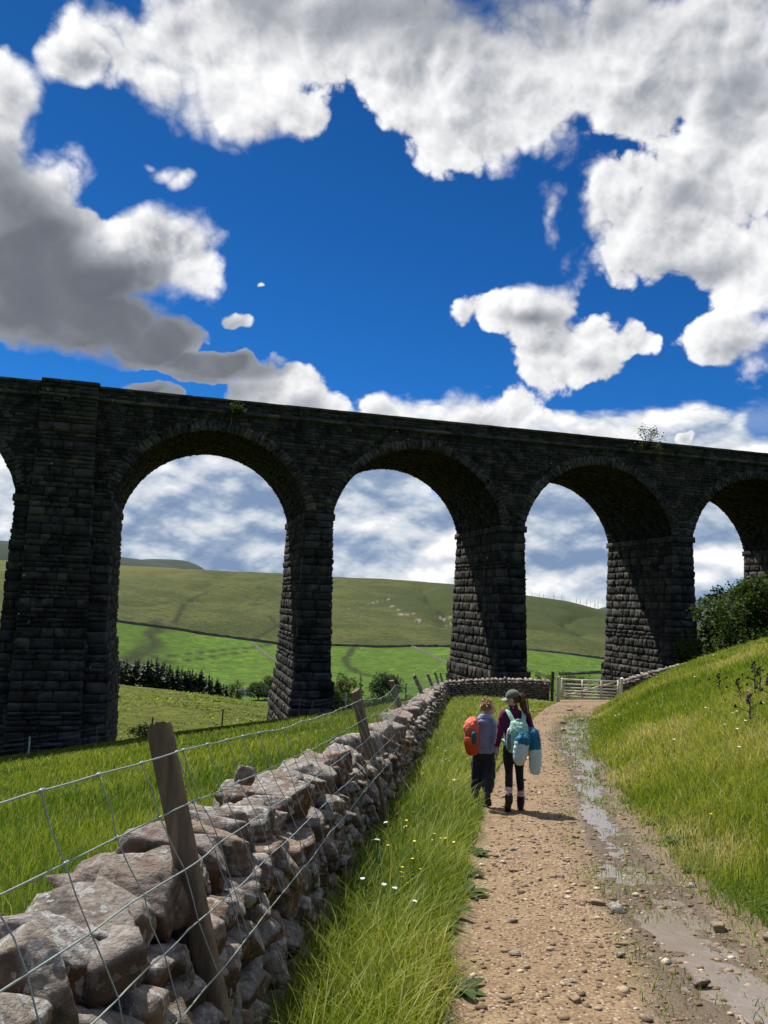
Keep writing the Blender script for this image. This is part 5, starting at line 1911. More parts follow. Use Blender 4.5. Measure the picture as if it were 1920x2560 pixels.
# ------------------------------------------------------------------ gravel and loose stones on the track
M_PEB = simple_mat('track_pebbles', (.22, .165, .115), .9, .55, 14.0, .3, .2)
D0, F0 = ico_dirs(1)
n = 20000
Y = 2.2 + (40 - 2.2) * gr_.uniform(0, 1, n) ** 2.0
X = path_l(Y) + (path_r(Y) - path_l(Y)) * np.clip(gr_.beta(1.15, 1.1, n), .01, .99)
patchy = fbm(X * 1.2, Y * .7, oct=3, seed=252)
keep = patchy + gr_.normal(0, .25, n) > -.12
X, Y = X[keep], Y[keep]; n = len(X)
s = np.exp(gr_.normal(math.log(.0075), .55, n)) * (1 + .012 * Y)
s = np.minimum(s, .032)
relz, ch = path_relief(X, Y)
Z = survey_z(X, Y) + .004 + relz
ang = gr_.uniform(0, 2 * pi, n)
jit = 1 + gr_.normal(0, .22, (n, len(D0)))
P = D0[None] * jit[:, :, None] * s[:, None, None] * np.array([1.25, .95, .55])
c_, s_ = np.cos(ang)[:, None], np.sin(ang)[:, None]
V = np.stack([P[..., 0] * c_ - P[..., 1] * s_ + X[:, None], P[..., 0] * s_ + P[..., 1] * c_ + Y[:, None], P[..., 2] + (Z + s * .1)[:, None]], -1).reshape(-1, 3)
F = (F0[None] + (np.arange(n) * len(D0))[:, None, None]).reshape(-1, 3)
gm_, g_, go_ = new_mat('track_gravel')
tt = g_.attr('tint')
principled(g_, go_, g_.ramp(tt, [(0, (.10, .066, .044)), (.4, (.205, .14, .085)), (.7, (.31, .23, .155)), (1, (.54, .47, .37))]), .85, g_.bump(g_.noise(g_.n('ShaderNodeNewGeometry').outputs['Position'], 120.0), .4, .004), .25)
gv = np_mesh('gravel', to_world(V), F, gm_, None, False, {'tint': np.repeat(np.clip(gr_.normal(.48, .24, n), 0, 1), len(F0))})
tag(gv, 'small loose gravel strewn over the brown track', kind='stuff')

proto = []
for i in range(6):
    P, F = rock((1, .8, .5), wr, 3, 4, 14, .04)
    proto.append((P, F))
LS = [(1.62, 6.35, .10, 'flat pale stone embedded mid-track left of the wet channel'), (1.72, 6.2, .12, None), (1.52, 7.2, .07, None), (2.28, 5.75, .10, 'buff stone lying in the wet channel'),
      (2.52, 5.45, .13, 'largest pale stone at the grassy right edge of the track'), (2.66, 5.35, .11, 'reddish stone beside the pale one at the right edge'), (2.72, 5.6, .09, None),
      (1.05, 4.75, .05, None), (1.75, 4.75, .08, 'grey stone at the near edge of the wet channel'), (1.0, 4.5, .06, None), (.9, 5.9, .06, None), (1.3, 8.3, .09, None), (1.15, 7.4, .07, None),
      (2.55, 6.9, .07, None), (2.75, 4.9, .08, None), (2.62, 4.75, .06, None), (1.45, 5.2, .05, None), (.8, 5.2, .07, None), (2.1, 9.0, .07, None), (1.9, 12.5, .10, None), (2.4, 14.0, .09, None),
      (6.3, 28.0, .2, None), (7.3, 29.5, .22, None), (5.6, 25.0, .18, None), (8.2, 35, .25, None), (9.3, 38, .25, None)]
for i, (x, y, s, lab) in enumerate(LS):
    P, F = proto[i % 6]
    R = rotz(gr_.uniform(0, 6.28))
    near_ = y < 20
    x, y = xy(x, y)
    z = gz(x, y) + .004
    o = MB().add(P @ R.T * s + np.array([x, y, z + s * .10]), F, gr_.uniform(.5, 1)).build('stone', M_STONE if i % 3 else M_PEB, None, True)
    tag(o, lab or ('weathered stone half sunk in the track surface' if near_ else 'broad flat stone in the far stretch of the track'), 'stone', None if lab else ('half sunk stones in the near track' if near_ else 'flat stones in the far track'))

# ------------------------------------------------------------------ flowers
M_STEM = simple_mat('green_stem', (.05, .10, .015), .6, .2, 30)
M_PETW = simple_mat('white_petals', (.82, .82, .80), .6, .05, 30)
M_PETY = simple_mat('yellow_petals', (.80, .58, .02), .5, .1, 30)
M_PURP = simple_mat('purple_thistle_down', (.10, .05, .085), .8, .25, 30)
M_THIS = simple_mat('thistle_green', (.035, .045, .024), .8, .3, 20)


def flower_mesh(name, mat, r, h, umbel):
    mb = MB().tube(np.array([[0, 0, 0], [.02, .01, h * .5], [.015, 0, h]]), .0025, 5)
    ns = sum(len(q) for q in mb.Q) + sum(len(q) for q in mb.T)
    nf0 = sum(len(q) for q in mb.Q)
    heads_ = [(0.015, 0, h)] if not umbel else [(.015 + .6 * r * cos(a) * q, .6 * r * sin(a) * q, h + .1 * r * (1 - q)) for a, q in zip(np.arange(9) * 2.4, np.sqrt(np.arange(9) / 9.0))]
    rr = r if not umbel else r * .34
    for (x, y, z) in heads_:
        for k in range(5):
            a = 2 * pi * k / 5
            d = np.array([cos(a), sin(a), .35]); s = np.array([-sin(a), cos(a), 0])
            c = np.array([x, y, z])
            mb.add(np.array([c, c + d * rr * .6 + s * rr * .42, c + d * rr, c + d * rr * .6 - s * rr * .42]), np.array([[0, 1, 2, 3]]))
    V = np.vstack(mb.V); Qs = np.vstack(mb.Q); Ts = np.vstack(mb.T)
    o = np_mesh(name, V, [Qs, Ts], [M_STEM, mat], None, False, midx=np.concatenate([np.zeros(nf0), np.ones(len(Qs) - nf0), np.zeros(len(Ts))]))
    return o


def sow(proto, spots, label, cat, group, rnd):
    for i, (x, y) in enumerate(spots):
        o = proto if i == 0 else proto.copy()
        if i: COL.objects.link(o)
        x, y = xy(x, y)
        o.location = (x, y, gz(x, y))
        o.rotation_euler = (rnd.normal(0, .15), rnd.normal(0, .15), rnd.uniform(0, 6.28))
        k = rnd.uniform(.75, 1.3)
        o.scale = (k, k, k * rnd.uniform(.8, 1.15))
        tag(o, label, cat, group)


fl = np.random.default_rng(66)
sp = [(-.15, 5.3), (-.05, 5.15), (.02, 5.0), (.12, 4.9), (.06, 7.7), (.22, 7.4), (.30, 7.3), (.10, 7.1), (-.12, 6.4), (.78, 11.6), (.9, 12.6), (1.0, 12.9), (1.1, 14.0), (1.3, 15.0), (1.05, 16.2), (1.5, 13.4), (1.2, 11.2), (.9, 10.4), (1.6, 17.0), (1.9, 18.4)]
sow(flower_mesh('white_flower', M_PETW, .020, .34, True), sp, 'white clustered flower head in the long grass left of the track', 'flower', 'white flowers in the verge', fl)
sp = []
while len(sp) < 46:
    y = 5.5 + 16 * fl.uniform() ** 1.3; v = fl.uniform(.35, .92)
    x = float(wall_x(y)) + v * float(path_l(y) - wall_x(y))
    if fbm(np.array([x * 1.2]), np.array([y * .6]), oct=2, seed=261)[0] > -.05: sp.append((x, y))
sow(flower_mesh('buttercup', M_PETY, .012, .30, False), sp, 'tiny yellow buttercup in the verge grass left of the track', 'flower', 'buttercups in the verge', fl)
sp = []
while len(sp) < 60:
    y = 11 + 24 * fl.uniform(); x = float(path_r(y)) + fl.uniform(.6, 7)
    if x < .52 * y and fbm(np.array([x * .35]), np.array([y * .25]), oct=2, seed=262)[0] > -.02: sp.append((x, y))
sow(flower_mesh('daisy', M_PETW, .024, .27, False), sp, 'small white daisy dotted in the grass of the right-hand bank', 'flower', 'daisies on the bank', fl)
sp = [(fl.uniform(2.95, 4.2), fl.uniform(6, 9)) for _ in range(7)]
sow(flower_mesh('buttercup', M_PETY, .015, .2, False), sp, 'tiny yellow buttercup low on the right-hand bank near the track', 'flower', 'buttercups on the bank', fl)


def thistle(label, x, y, h, seed, stems=1, purple=False):
    r = np.random.default_rng(seed)
    x, y = xy(x, y)
    z = gz(x, y)
    root = empty('thistle', (x, y, z)); tag(root, label, 'thistle', 'thistles on the bank')
    inv = Matrix.Translation(-root.location)
    for k in range(stems):
        bx, by = x + .16 * k * (1 if k % 2 else -1), y + .1 * k
        hh = h * (1 if k == 0 else r.uniform(.75, .95))
        tb, lb, hb = MB(), MB(), MB()
        P = np.array([[bx, by, z - .05], [bx + r.normal(0, .02), by, z + hh * .5], [bx + r.normal(0, .03), by, z + hh]])
        tb.tube(P, [.014, .011, .007], 6)
        for i in range(26):
            t_ = i / 26 * .95 + .04; a = i * 2.4 + r.uniform(-.3, .3)
            p = np.array([bx, by, z + hh * t_]); l = .17 * (1 - .45 * t_) * r.uniform(.7, 1.3)
            d = np.array([cos(a), sin(a), .25 + .5 * t_]); s = np.array([-sin(a), cos(a), 0])
            V = [p, p + d * l * .3 + s * l * .16, p + d * l * .45 + s * l * .05, p + d * l * .65 + s * l * .15, p + d * l, p + d * l * .65 - s * l * .15, p + d * l * .45 - s * l * .05, p + d * l * .3 - s * l * .16]
            lb.add(np.array(V), np.array([[0, 1, 2, 7], [7, 2, 6, 6]])[:1], r.uniform())
            lb.add(np.array(V), np.array([[2, 3, 4, 5], [2, 5, 6, 7]]), r.uniform())
        for i in range(6):
            a = i * 1.9; t_ = 1 - .07 * i
            p0 = np.array([bx, by, z + hh * (t_ - .12)]); p = p0 + np.array([cos(a) * .055 * i, sin(a) * .055 * i, .10])
            tb.tube(np.array([p0, (p0 + p) / 2 + [0, 0, -.01], p]), [.006, .005, .004], 5)
            hb = MB()
            Pk, Fk = rock((.042, .042, .055), r, 2, 2, 10, .05)
            hb.add(Pk + p, Fk)
            if purple:
                for q in range(10):
                    b_ = q * .63; dd = np.array([cos(b_) * .02, sin(b_) * .02, .045]); ss = np.array([-sin(b_), cos(b_), 0]) * .006
                    hb.add(np.array([p - ss, p + ss, p + dd]), np.array([[0, 1, 2]]))
            o = hb.build('flower_head', M_PURP if purple and i < 3 else M_THIS); o.parent = root; o.matrix_parent_inverse = inv
        for nm, q, mt in (('stem', tb, M_THIS), ('leaves', lb, M_THIS)):
            o = q.build(nm, mt); o.parent = root; o.matrix_parent_inverse = inv


thistle('tallest dark thistle with two upright stems high on the bank', 8.06, 17.2, .78, 1, 2)
thistle('short dark thistle on the bank, left of the tall pair', 8.75, 20.6, .42, 2)
thistle('dark narrow thistle just below and left of the tall pair', 7.75, 17.3, .50, 3)
thistle('pale leafy thistle with purple buds among dry stems on the bank', 6.25, 13.6, .55, 4, 1, True)
thistle('purple-headed thistle in the dry brown patch at the right edge', 7.3, 15.0, .6, 5, 2, True)


# broad-leaved weeds along the track edge
def weed(label, x, y, size, seed, group='weeds at the track edge'):
    r = np.random.default_rng(seed)
    x, y = xy(x, y)
    z = gz(x, y)
    mb = MB()
    for i in range(13):
        a = i * 2.4 + r.uniform(-.3, .3); l = size * r.uniform(.6, 1.2); up_ = r.uniform(.25, .9)
        d = np.array([cos(a), sin(a), 0]); s = np.array([-sin(a), cos(a), 0])
        P = [np.array([x, y, z]) + d * l * t + np.array([0, 0, l * (up_ * t - .75 * up_ * t * t)]) for t in (0, .35, .7, 1.0)]
        w = np.array([.02, .20, .17, .0]) * l
        V = []
        for p, ww in zip(P, w): V += [p - s * ww, p + [0, 0, -.02 * l], p + s * ww]
        F = []
        for k in range(3): F += [[3 * k, 3 * k + 1, 3 * k + 4, 3 * k + 3], [3 * k + 1, 3 * k + 2, 3 * k + 5, 3 * k + 4]]
        mb.add(np.array(V), np.array(F), r.uniform(.2, .9))
    o = mb.build('weed', M_LEAF_M, None, True)
    tag(o, label, 'weed', group)


wd = np.random.default_rng(91)
for i in range(16):
    y = (4.6, 5.6, 5.9, 6.6, 7.2, 8.1, 9.0, 10.0, 12.5, 13.4, 5.1, 6.0, 7.4, 8.6, 9.8, 11.5)[i]
    if i < 10: weed('low broad-leaved weed at the left grassy edge of the track', float(path_l(y)) - wd.uniform(-.02, .22), y, wd.uniform(.10, .17), 900 + i, 'weeds at the left track edge')
    else: weed('low broad-leaved weed at the muddy right edge of the track', float(path_r(y)) + wd.uniform(-.05, .25), y, wd.uniform(.10, .16), 900 + i, 'weeds at the right track edge')

# ------------------------------------------------------------------ the two walkers
pr_ = np.random.default_rng(12)


def loft(mb, pts, rad, seg=14, up=(0, 1, 0), sub=5):
    """closed tapering tube; rad is a list of r or (r_side, r_front); up marks the 'front' direction"""
    pts = np.asarray(pts, float)
    R = np.array([(r, r) if np.ndim(r) == 0 else r for r in rad], float)
    n = len(pts)
    t0 = np.arange(n); t1 = np.linspace(0, n - 1, (n - 1) * sub + 1)

    def cr(A):
        out = []
        for t in t1:
            i = min(int(t), n - 2); f = t - i
            p0, p1, p2, p3 = A[max(i - 1, 0)], A[i], A[i + 1], A[min(i + 2, n - 1)]
            out.append(.5 * (2 * p1 + (p2 - p0) * f + (2 * p0 - 5 * p1 + 4 * p2 - p3) * f * f + (3 * p1 - p0 - 3 * p2 + p3) * f ** 3))
        return np.array(out)
    P, RR = cr(pts), np.maximum(cr(R), .001)
    # rounded ends
    d0 = P[0] - P[1]; d0 /= np.linalg.norm(d0) + 1e-9; d1 = P[-1] - P[-2]; d1 /= np.linalg.norm(d1) + 1e-9
    m0, m1 = RR[0].min(), RR[-1].min()
    P = np.vstack([[P[0] + d0 * m0 * .75, P[0] + d0 * m0 * .45], P, [P[-1] + d1 * m1 * .45, P[-1] + d1 * m1 * .75]])
    RR = np.vstack([[RR[0] * .35, RR[0] * .8], RR, [RR[-1] * .8, RR[-1] * .35]])
    tg = np.gradient(P, axis=0); tg /= np.linalg.norm(tg, axis=1)[:, None] + 1e-9
    upv = np.broadcast_to(np.asarray(up, float), P.shape)
    a = np.cross(tg, upv); a /= np.linalg.norm(a, axis=1)[:, None] + 1e-9
    b = np.cross(a, tg)
    th = np.arange(seg) / seg * 2 * pi
    V = P[:, None] + RR[:, 0, None, None] * np.cos(th)[None, :, None] * a[:, None] + RR[:, 1, None, None] * np.sin(th)[None, :, None] * b[:, None]
    k = len(P)
    i = np.arange(k - 1)[:, None] * seg; j = np.arange(seg)[None]; jj = (j + 1) % seg
    F = np.stack([i + j, i + jj, i + seg + jj, i + seg + j], -1).reshape(-1, 4)
    V = np.vstack([V.reshape(-1, 3), P[:1], P[-1:]])
    q = np.arange(seg); qq = (q + 1) % seg
    T = np.vstack([np.stack([np.full(seg, k * seg), qq, q], -1), np.stack([np.full(seg, k * seg + 1), (k - 1) * seg + q, (k - 1) * seg + qq], -1)])
    mb.add(V, [F, T])
    return mb


def blob(mb, c, r, R=None, sub=3):
    D, F = ico_dirs(sub)
    V = D * np.asarray(r)
    if R is not None: V = V @ np.asarray(R).T
    return mb.add(V + np.asarray(c), F)


def melt(mb, name, mat, parent, voxel=.008, smooth=4, fold=0.0, fscale=(9, 9, 5), seed=1, tintfn=None):
    """fuse overlapping pieces into one continuous surface"""
    tmp = mb.build('tmp', None)
    m = tmp.modifiers.new('r', 'REMESH'); m.mode = 'VOXEL'; m.voxel_size = voxel
    s = tmp.modifiers.new('s', 'SMOOTH'); s.iterations = smooth; s.factor = .5
    dg = bpy.context.evaluated_depsgraph_get()
    me = bpy.data.meshes.new_from_object(tmp.evaluated_get(dg))
    old = tmp.data
    bpy.data.objects.remove(tmp); bpy.data.meshes.remove(old)
    me.name = name
    n = len(me.vertices)
    co = np.empty(n * 3, np.float32); me.vertices.foreach_get('co', co); co = co.reshape(-1, 3)
    if fold:
        no = np.empty(n * 3, np.float32); me.vertices.foreach_get('normal', no); no = no.reshape(-1, 3)
        f = fbm(co[:, 0] * fscale[0] + 3, co[:, 1] * fscale[1], co[:, 2] * fscale[2], 4, seed)
        co = co + no * (fold * (np.abs(f) * 2.2 - .5))[:, None]
        me.vertices.foreach_set('co', co.astype(np.float32).ravel())
    me.polygons.foreach_set('use_smooth', np.ones(len(me.polygons), dtype=bool))
    me.attributes.clear() if False else None
    me.update()
    me.materials.clear()
    return link_mesh(name, me, mat, parent)


def cloth_mat(name, color, rough=.9, var=.18, weave=260.0):
    m, nt, out = new_mat(name)
    tc = nt.n('ShaderNodeTexCoord').outputs['Object']
    f = nt.noise(tc, 14.0, 5.0, .6)
    c = nt.mix(f, tuple(x * (1 - var) for x in color), tuple(min(1, x * (1 + var)) for x in color))
    nr = nt.bump(nt.math('ADD', nt.noise(tc, 22.0, 4.0, .6), nt.math('MULTIPLY', nt.noise(tc, weave, 2.0), .15)), .45, .012)
    p = principled(nt, out, c, rough, nr, .2)
    p.inputs['Sheen Weight'].default_value = .15
    return m


def skin_mat(name, color):
    m, nt, out = new_mat(name)
    tc = nt.n('ShaderNodeTexCoord').outputs['Object']
    c = nt.mix(nt.noise(tc, 12.0, 3.0), tuple(x * .9 for x in color), tuple(min(1, x * 1.08) for x in color))
    p = principled(nt, out, c, .5, None, .35)
    p.inputs['Subsurface Weight'].default_value = .12
    p.inputs['Subsurface Radius'].default_value = (.012, .005, .003)
    return m


M_SKIN = skin_mat('fair_skin', (.70, .44, .33))
M_LIP = simple_mat('tongue_pink', (.55, .12, .10), .4, .1, 40)
M_EYE = simple_mat('eye_dark', (.03, .025, .02), .2, .1, 60)
M_PLUM = cloth_mat('plum_fleece', (.115, .014, .062))
M_LEGG = cloth_mat('black_leggings', (.016, .017, .022))
M_HOOD = cloth_mat('blue_grey_hoodie', (.27, .32, .50))
M_TROU = cloth_mat('charcoal_trousers', (.030, .034, .046))
M_BOOT = cloth_mat('black_boot_leather', (.020, .019, .018), .6)
M_BOOTG = cloth_mat('brown_boot_suede', (.060, .048, .042), .8)
M_SOLE = simple_mat('boot_sole', (.055, .052, .048), .8, .4, 60, .5)
M_ORANGE = cloth_mat('orange_ripstop', (.72, .095, .022), .65, .12)
M_ORANGE2 = cloth_mat('coral_ripstop', (.78, .16, .09), .65, .12)
M_MINT = cloth_mat('mint_canvas', (.36, .62, .50), .8, .10)
M_MINTD = cloth_mat('grey_green_mesh', (.10, .17, .16), .8, .2)
M_TEAL = cloth_mat('teal_nylon', (.010, .155, .27), .6, .12)
M_PALE = cloth_mat('pale_aqua_nylon', (.50, .66, .66), .6, .08)
M_CAP = cloth_mat('sage_cap', (.125, .145, .105), .85, .2)
M_CAPB = cloth_mat('pale_cap_brim', (.30, .32, .27), .85, .1)
M_BLACK = cloth_mat('black_webbing', (.015, .015, .017))
M_BOTTLE = simple_mat('teal_bottle', (.012, .11, .14), .35, .1, 20)
M_BOTTLEW = simple_mat('clear_bottle', (.62, .66, .66), .25, .1, 20)
M_LILAC = cloth_mat('lilac_webbing', (.20, .17, .36))


def hair_mat(name, dark, light):
    m, nt, out = new_mat(name)
    tc = nt.n('ShaderNodeTexCoord').outputs['Object']
    f = nt.noise(nt.vmath('MULTIPLY', tc, (60, 60, 14)), 1.0, 4.0, .6)
    principled(nt, out, nt.mix(nt.maprange(f, .35, .65), dark, light), .55, nt.bump(f, .7, .01), .35)
    return m


M_HAIRB = hair_mat('brown_hair', (.055, .026, .012), (.17, .082, .038))
M_HAIRF = hair_mat('fair_curls', (.20, .115, .050), (.62, .43, .23))


def head_pieces(mb, c, yaw, tilt, k=1.0, roll=0.0):
    """skull, face, nose, lips, chin and ears; looks along local +Y before turning by yaw"""
    R = rotz(yaw) @ rotx(tilt) @ roty(roll)
    S = lambda v: np.asarray(c) + (np.asarray(v, float) * k) @ R.T
    blob(mb, S((0, -.012, .022)), np.array((.074, .090, .088)) * k, R)
    blob(mb, S((0, .022, -.030)), np.array((.060, .066, .076)) * k, R)
    blob(mb, S((0, .052, -.078)), np.array((.034, .032, .026)) * k, R)          # chin
    blob(mb, S((0, .062, .016)), np.array((.050, .020, .018)) * k, R)           # brow
    loft(mb, [S((0, .080, .010)), S((0, .094, -.012)), S((0, .104, -.030))], [.009 * k, .011 * k, .014 * k], 8)
    blob(mb, S((0, .082, -.054)), np.array((.022, .010, .007)) * k, R)
    blob(mb, S((0, .081, -.064)), np.array((.019, .010, .007)) * k, R)
    for s in (-1, 1):
        blob(mb, S((s * .034, .066, -.030)), np.array((.022, .020, .024)) * k, R)   # cheeks
        blob(mb, S((s * .076, -.006, -.014)), np.array((.010, .020, .032)) * k, R)  # ears
    return R, S


def hand_pieces(mb, wrist, d, side, curl, k=1.0):
    """palm, four bent fingers of unequal length and a thumb from the side of the palm"""
    d = np.asarray(d, float); d /= np.linalg.norm(d)
    side = np.asarray(side, float); side -= d * side.dot(d); side /= np.linalg.norm(side)
    nrm = np.cross(d, side)
    w = np.asarray(wrist, float)
    loft(mb, [w, w + d * .04 * k, w + d * .082 * k], [(.022 * k, .015 * k), (.036 * k, .015 * k), (.036 * k, .013 * k)], 10, nrm)
    for i, (o, L) in enumerate(((-.027, .062), (-.009, .073), (.009, .068), (.026, .052))):
        p = w + d * .080 * k + side * o * k
        pts = [p]; ang = .15
        for j, f in enumerate((.45, .32, .25)):
            ang += curl * (.8, 1.1, .9)[j]
            p = p + (d * cos(ang) + nrm * sin(ang)) * L * k * f
            pts.append(p)
        loft(mb, pts, [.0088 * k, .0085 * k, .0078 * k, .0066 * k], 8, side, 2)
    p = w + d * .025 * k - side * .026 * k
    q = p + (d * .6 - side * .65 + nrm * .3) * .036 * k
    loft(mb, [p, q, q + (d * .85 - side * .1 + nrm * .4) * .030 * k], [.012 * k, .0105 * k, .0085 * k], 8, side, 2)


def boot_pieces(mb, sole, ank, toe, heel, r=.05, shaft=None):
    """foot from heel to toe with an ankle shaft; toe and heel are points on the ground side"""
    ank, toe, heel = (np.asarray(v, float) for v in (ank, toe, heel))
    ax = toe - heel; L = np.linalg.norm(ax); ax /= L
    up = ank - heel; up -= ax * up.dot(ax); up /= np.linalg.norm(up)
    loft(mb, [heel + up * .045 + ax * .03, heel + up * .048 + ax * L * .35, heel + up * .040 + ax * L * .65, heel + up * .032 + ax * (L - .03)],
         [(.036, .042), (.041, .042), (.046, .036), (.036, .028)], 12, up)
    loft(mb, [heel + up * .05 + ax * .055, ank, ank + (ank - (heel + ax * .055)) * .25 if shaft is None else shaft], [(.043, .052), (r, r), (r * 1.04, r * 1.04)], 14, ax)
    side = np.cross(ax, up)
    V, n = [], 22
    for i in range(n):
        a = 2 * pi * i / n
        x = cos(a); y = sin(a)
        w = .046 if y > 0 else .040
        V.append(heel + ax * (L / 2 + y * L / 2) + side * x * w * (1 - .25 * abs(y) ** 3))
    V = np.array(V)
    V = np.vstack([V + up * -.004, V + up * .022])
    i = np.arange(n); j = (i + 1) % n
    F = np.stack([i, j, j + n, i + n], -1)
    V = np.vstack([V, [heel + ax * L / 2 - up * .004, heel + ax * L / 2 + up * .022]])
    T = np.vstack([np.stack([np.full(n, 2 * n), j, i], -1), np.stack([np.full(n, 2 * n + 1), i + n, j + n], -1)])
    sole.add(V, [F, T])
    for t in np.linspace(.1, .9, 7):                 # lugs of the tread
        sole.box(heel + ax * L * t - up * .006, (.06, .012, .008), np.stack([side, ax, up], 1))


def person(label, x, y, rz=0.0):
    r = empty('person', (x, y, gz(x, y) + .004), rz)
    r.scale = (.957, .957, .957)
    return tag(r, label, 'person')


# ---- the girl in the cap
WX, WY = xy(1.725, 10.9)
girl = person('girl in sage cap, plum fleece and black leggings walking away beside a boy', WX, WY)
HC = (-.028, .012, 1.512); GYAW = radians(72)
mb = MB()
R_, S_ = head_pieces(mb, HC, GYAW, radians(-14), .98)
loft(mb, [(-.025, .0, 1.47), (-.015, -.012, 1.40), (0, 0, 1.32)], [.047, .050, .07], 14)
loft(mb, [(0, 0, .84), (0, .005, 1.0), (0, 0, 1.16), (0, -.005, 1.29)], [(.135, .095), (.115, .08), (.145, .095), (.135, .07)], 18)
for s, knee, ank in ((1, (.085, .03, .50), (.102, .0, .12)), (-1, (-.068, .0, .51), (-.098, -.19, .20))):
    loft(mb, [(s * .07, 0, .84), (s * .074, .01, .70), knee, tuple(np.array(knee) * .4 + np.array(ank) * .6), ank], [.08, .072, .048, .047, .034], 14)
LA = [(-.155, -.005, 1.295), (-.205, -.03, 1.05), (-.235, .055, .86)]
RA = [(.165, -.005, 1.295), (.225, -.04, 1.05), (.215, .03, .80)]
loft(mb, LA, [.047, .036, .026], 12); loft(mb, RA, [.047, .036, .026], 12)
hand_pieces(mb, LA[2], (-.02, .10, -1), (.25, 1, .1), .30, .95)
hand_pieces(mb, RA[2], (.02, .08, -1), (.1, -1, 0), .55, .95)
melt(mb, 'body', M_SKIN, girl, .0065, 3)
for s in (-1, 1):
    blob(MB(), (0, 0, 0), (.1, .1, .1))
    e = MB(); blob(e, S_((s * .030, .074, .004)), (.0105, .0105, .0105), None, 2); e.build('eye', M_EYE, girl, True)
mb = MB()                                            # fleece
loft(mb, [(0, 0, .80), (0, .004, .92), (0, .005, 1.03), (0, 0, 1.17), (0, -.008, 1.285), (-.012, -.008, 1.365)], [(.155, .118), (.146, .108), (.140, .100), (.164, .115), (.150, .090), (.075, .070)], 22)
loft(mb, [(-.010, -.006, 1.35), (-.016, -.004, 1.425)], [(.066, .064), (.060, .058)], 18)
for A in (LA, RA):
    A = np.array(A)
    loft(mb, [A[0] * [.75, 1, 1], A[0], A[0] * .5 + A[1] * .5 + [np.sign(A[0, 0]) * .012, 0, 0], A[1], A[1] * .4 + A[2] * .6, A[2] * 1.0], [.066, .066, .056, .050, .043, .038], 16)
melt(mb, 'fleece', M_PLUM, girl, .0075, 3, .010, (14, 14, 9), 3)
mb = MB()                                            # leggings
loft(mb, [(0, 0, .90), (0, -.006, .82), (0, -.006, .76)], [(.140, .104), (.150, .116), (.132, .105)], 20)
for s, knee, ank in ((1, (.085, .03, .50), (.102, .0, .225)), (-1, (-.068, .0, .51), (-.096, -.165, .265))):
    loft(mb, [(s * .072, -.004, .80), (s * .076, .008, .68), knee, tuple(np.array(knee) * .45 + np.array(ank) * .55 + np.array([0, -.018, 0])), ank], [.086, .077, .056, .055, .042], 16)
melt(mb, 'leggings', M_LEGG, girl, .0075, 3, .003, (20, 20, 8), 4)
# striped socks, boots
m_, nt_, out_ = new_mat('striped_socks')
zz_ = nt_.n('ShaderNodeSeparateXYZ'); nt_.link(nt_.n('ShaderNodeTexCoord').outputs['Object'], zz_.inputs[0])
band = nt_.math('FRACT', nt_.math('MULTIPLY', zz_.outputs[2], 24.0))
principled(nt_, out_, nt_.ramp(band, [(0, (.70, .62, .62)), (.45, (.72, .30, .36)), (.55, (.45, .06, .12)), (.75, (.72, .66, .66)), (1, (.72, .66, .66))]), .9)
M_SOCK = m_
sl, bt, so = MB(), MB(), MB()
loft(bt.__class__() if False else so, [(.102, .0, .275), (.102, 0, .16)], [.052, .052], 16)
boot_pieces(bt, sl, (.102, .0, .10), (.120, .185, .0), (.100, -.075, .0), .054, np.array((.102, -.002, .185)))
so.build('sock', M_SOCK, girl, True)
melt(bt, 'boot', M_BOOT, girl, .006, 2); sl.build('sole', M_SOLE, girl)
sl, bt, so = MB(), MB(), MB()
loft(so, [(-.096, -.160, .31), (-.098, -.195, .20)], [.052, .052], 16)
boot_pieces(bt, sl, (-.100, -.235, .165), (-.104, -.095, .0), (-.100, -.285, .165), .054, np.array((-.098, -.205, .235)))
so.build('sock', M_SOCK, girl, True)
melt(bt, 'boot', M_BOOT, girl, .006, 2); sl.build('sole', M_SOLE, girl)
# cap
mb = MB()
D_, F_ = ico_dirs(4)
V = D_.copy(); V[:, 2] = np.where(V[:, 2] < -.12, -.12 + (V[:, 2] + .12) * .08, V[:, 2])
V = V * np.array((.088, .106, .098))
mb.add(np.array([S_(v * 1.0 + np.array([0, -.012, .040])) for v in V]), F_)
cap = mb.build('cap', M_CAP, girl, True)
mb = MB()
n1_, n2_ = 15, 7
g_a = np.linspace(-1, 1, n1_)
V = []
for lay in (0, 1):
    for j in range(n2_):
        t = j / (n2_ - 1)
        for a in g_a:
            yy = .072 + t * .085 * math.sqrt(max(0, 1 - .62 * a * a)) + .02 * (1 - a * a)
            V.append(S_((a * .070, yy - .012 * abs(a) * 2, .044 - .020 * t - .030 * a * a - .005 * lay)))
F = [[l * n1_ * n2_ + j * n1_ + i, l * n1_ * n2_ + j * n1_ + i + 1, l * n1_ * n2_ + (j + 1) * n1_ + i + 1, l * n1_ * n2_ + (j + 1) * n1_ + i] for l in (0, 1) for j in range(n2_ - 1) for i in range(n1_ - 1)]
k_ = n1_ * n2_
rim = [j * n1_ for j in range(n2_)] + [(n2_ - 1) * n1_ + i for i in range(1, n1_)] + [j * n1_ + n1_ - 1 for j in range(n2_ - 2, -1, -1)]
F += [[a, b, b + k_, a + k_] for a, b in zip(rim[:-1], rim[1:])]
mb.add(np.array(V), np.array(F)).build('brim', M_CAPB, cap, True)
blob_ = MB(); blob(blob_, S_((0, -.012, .140)), (.008, .008, .005), None, 2); blob_.build('button', M_CAP, cap, True)
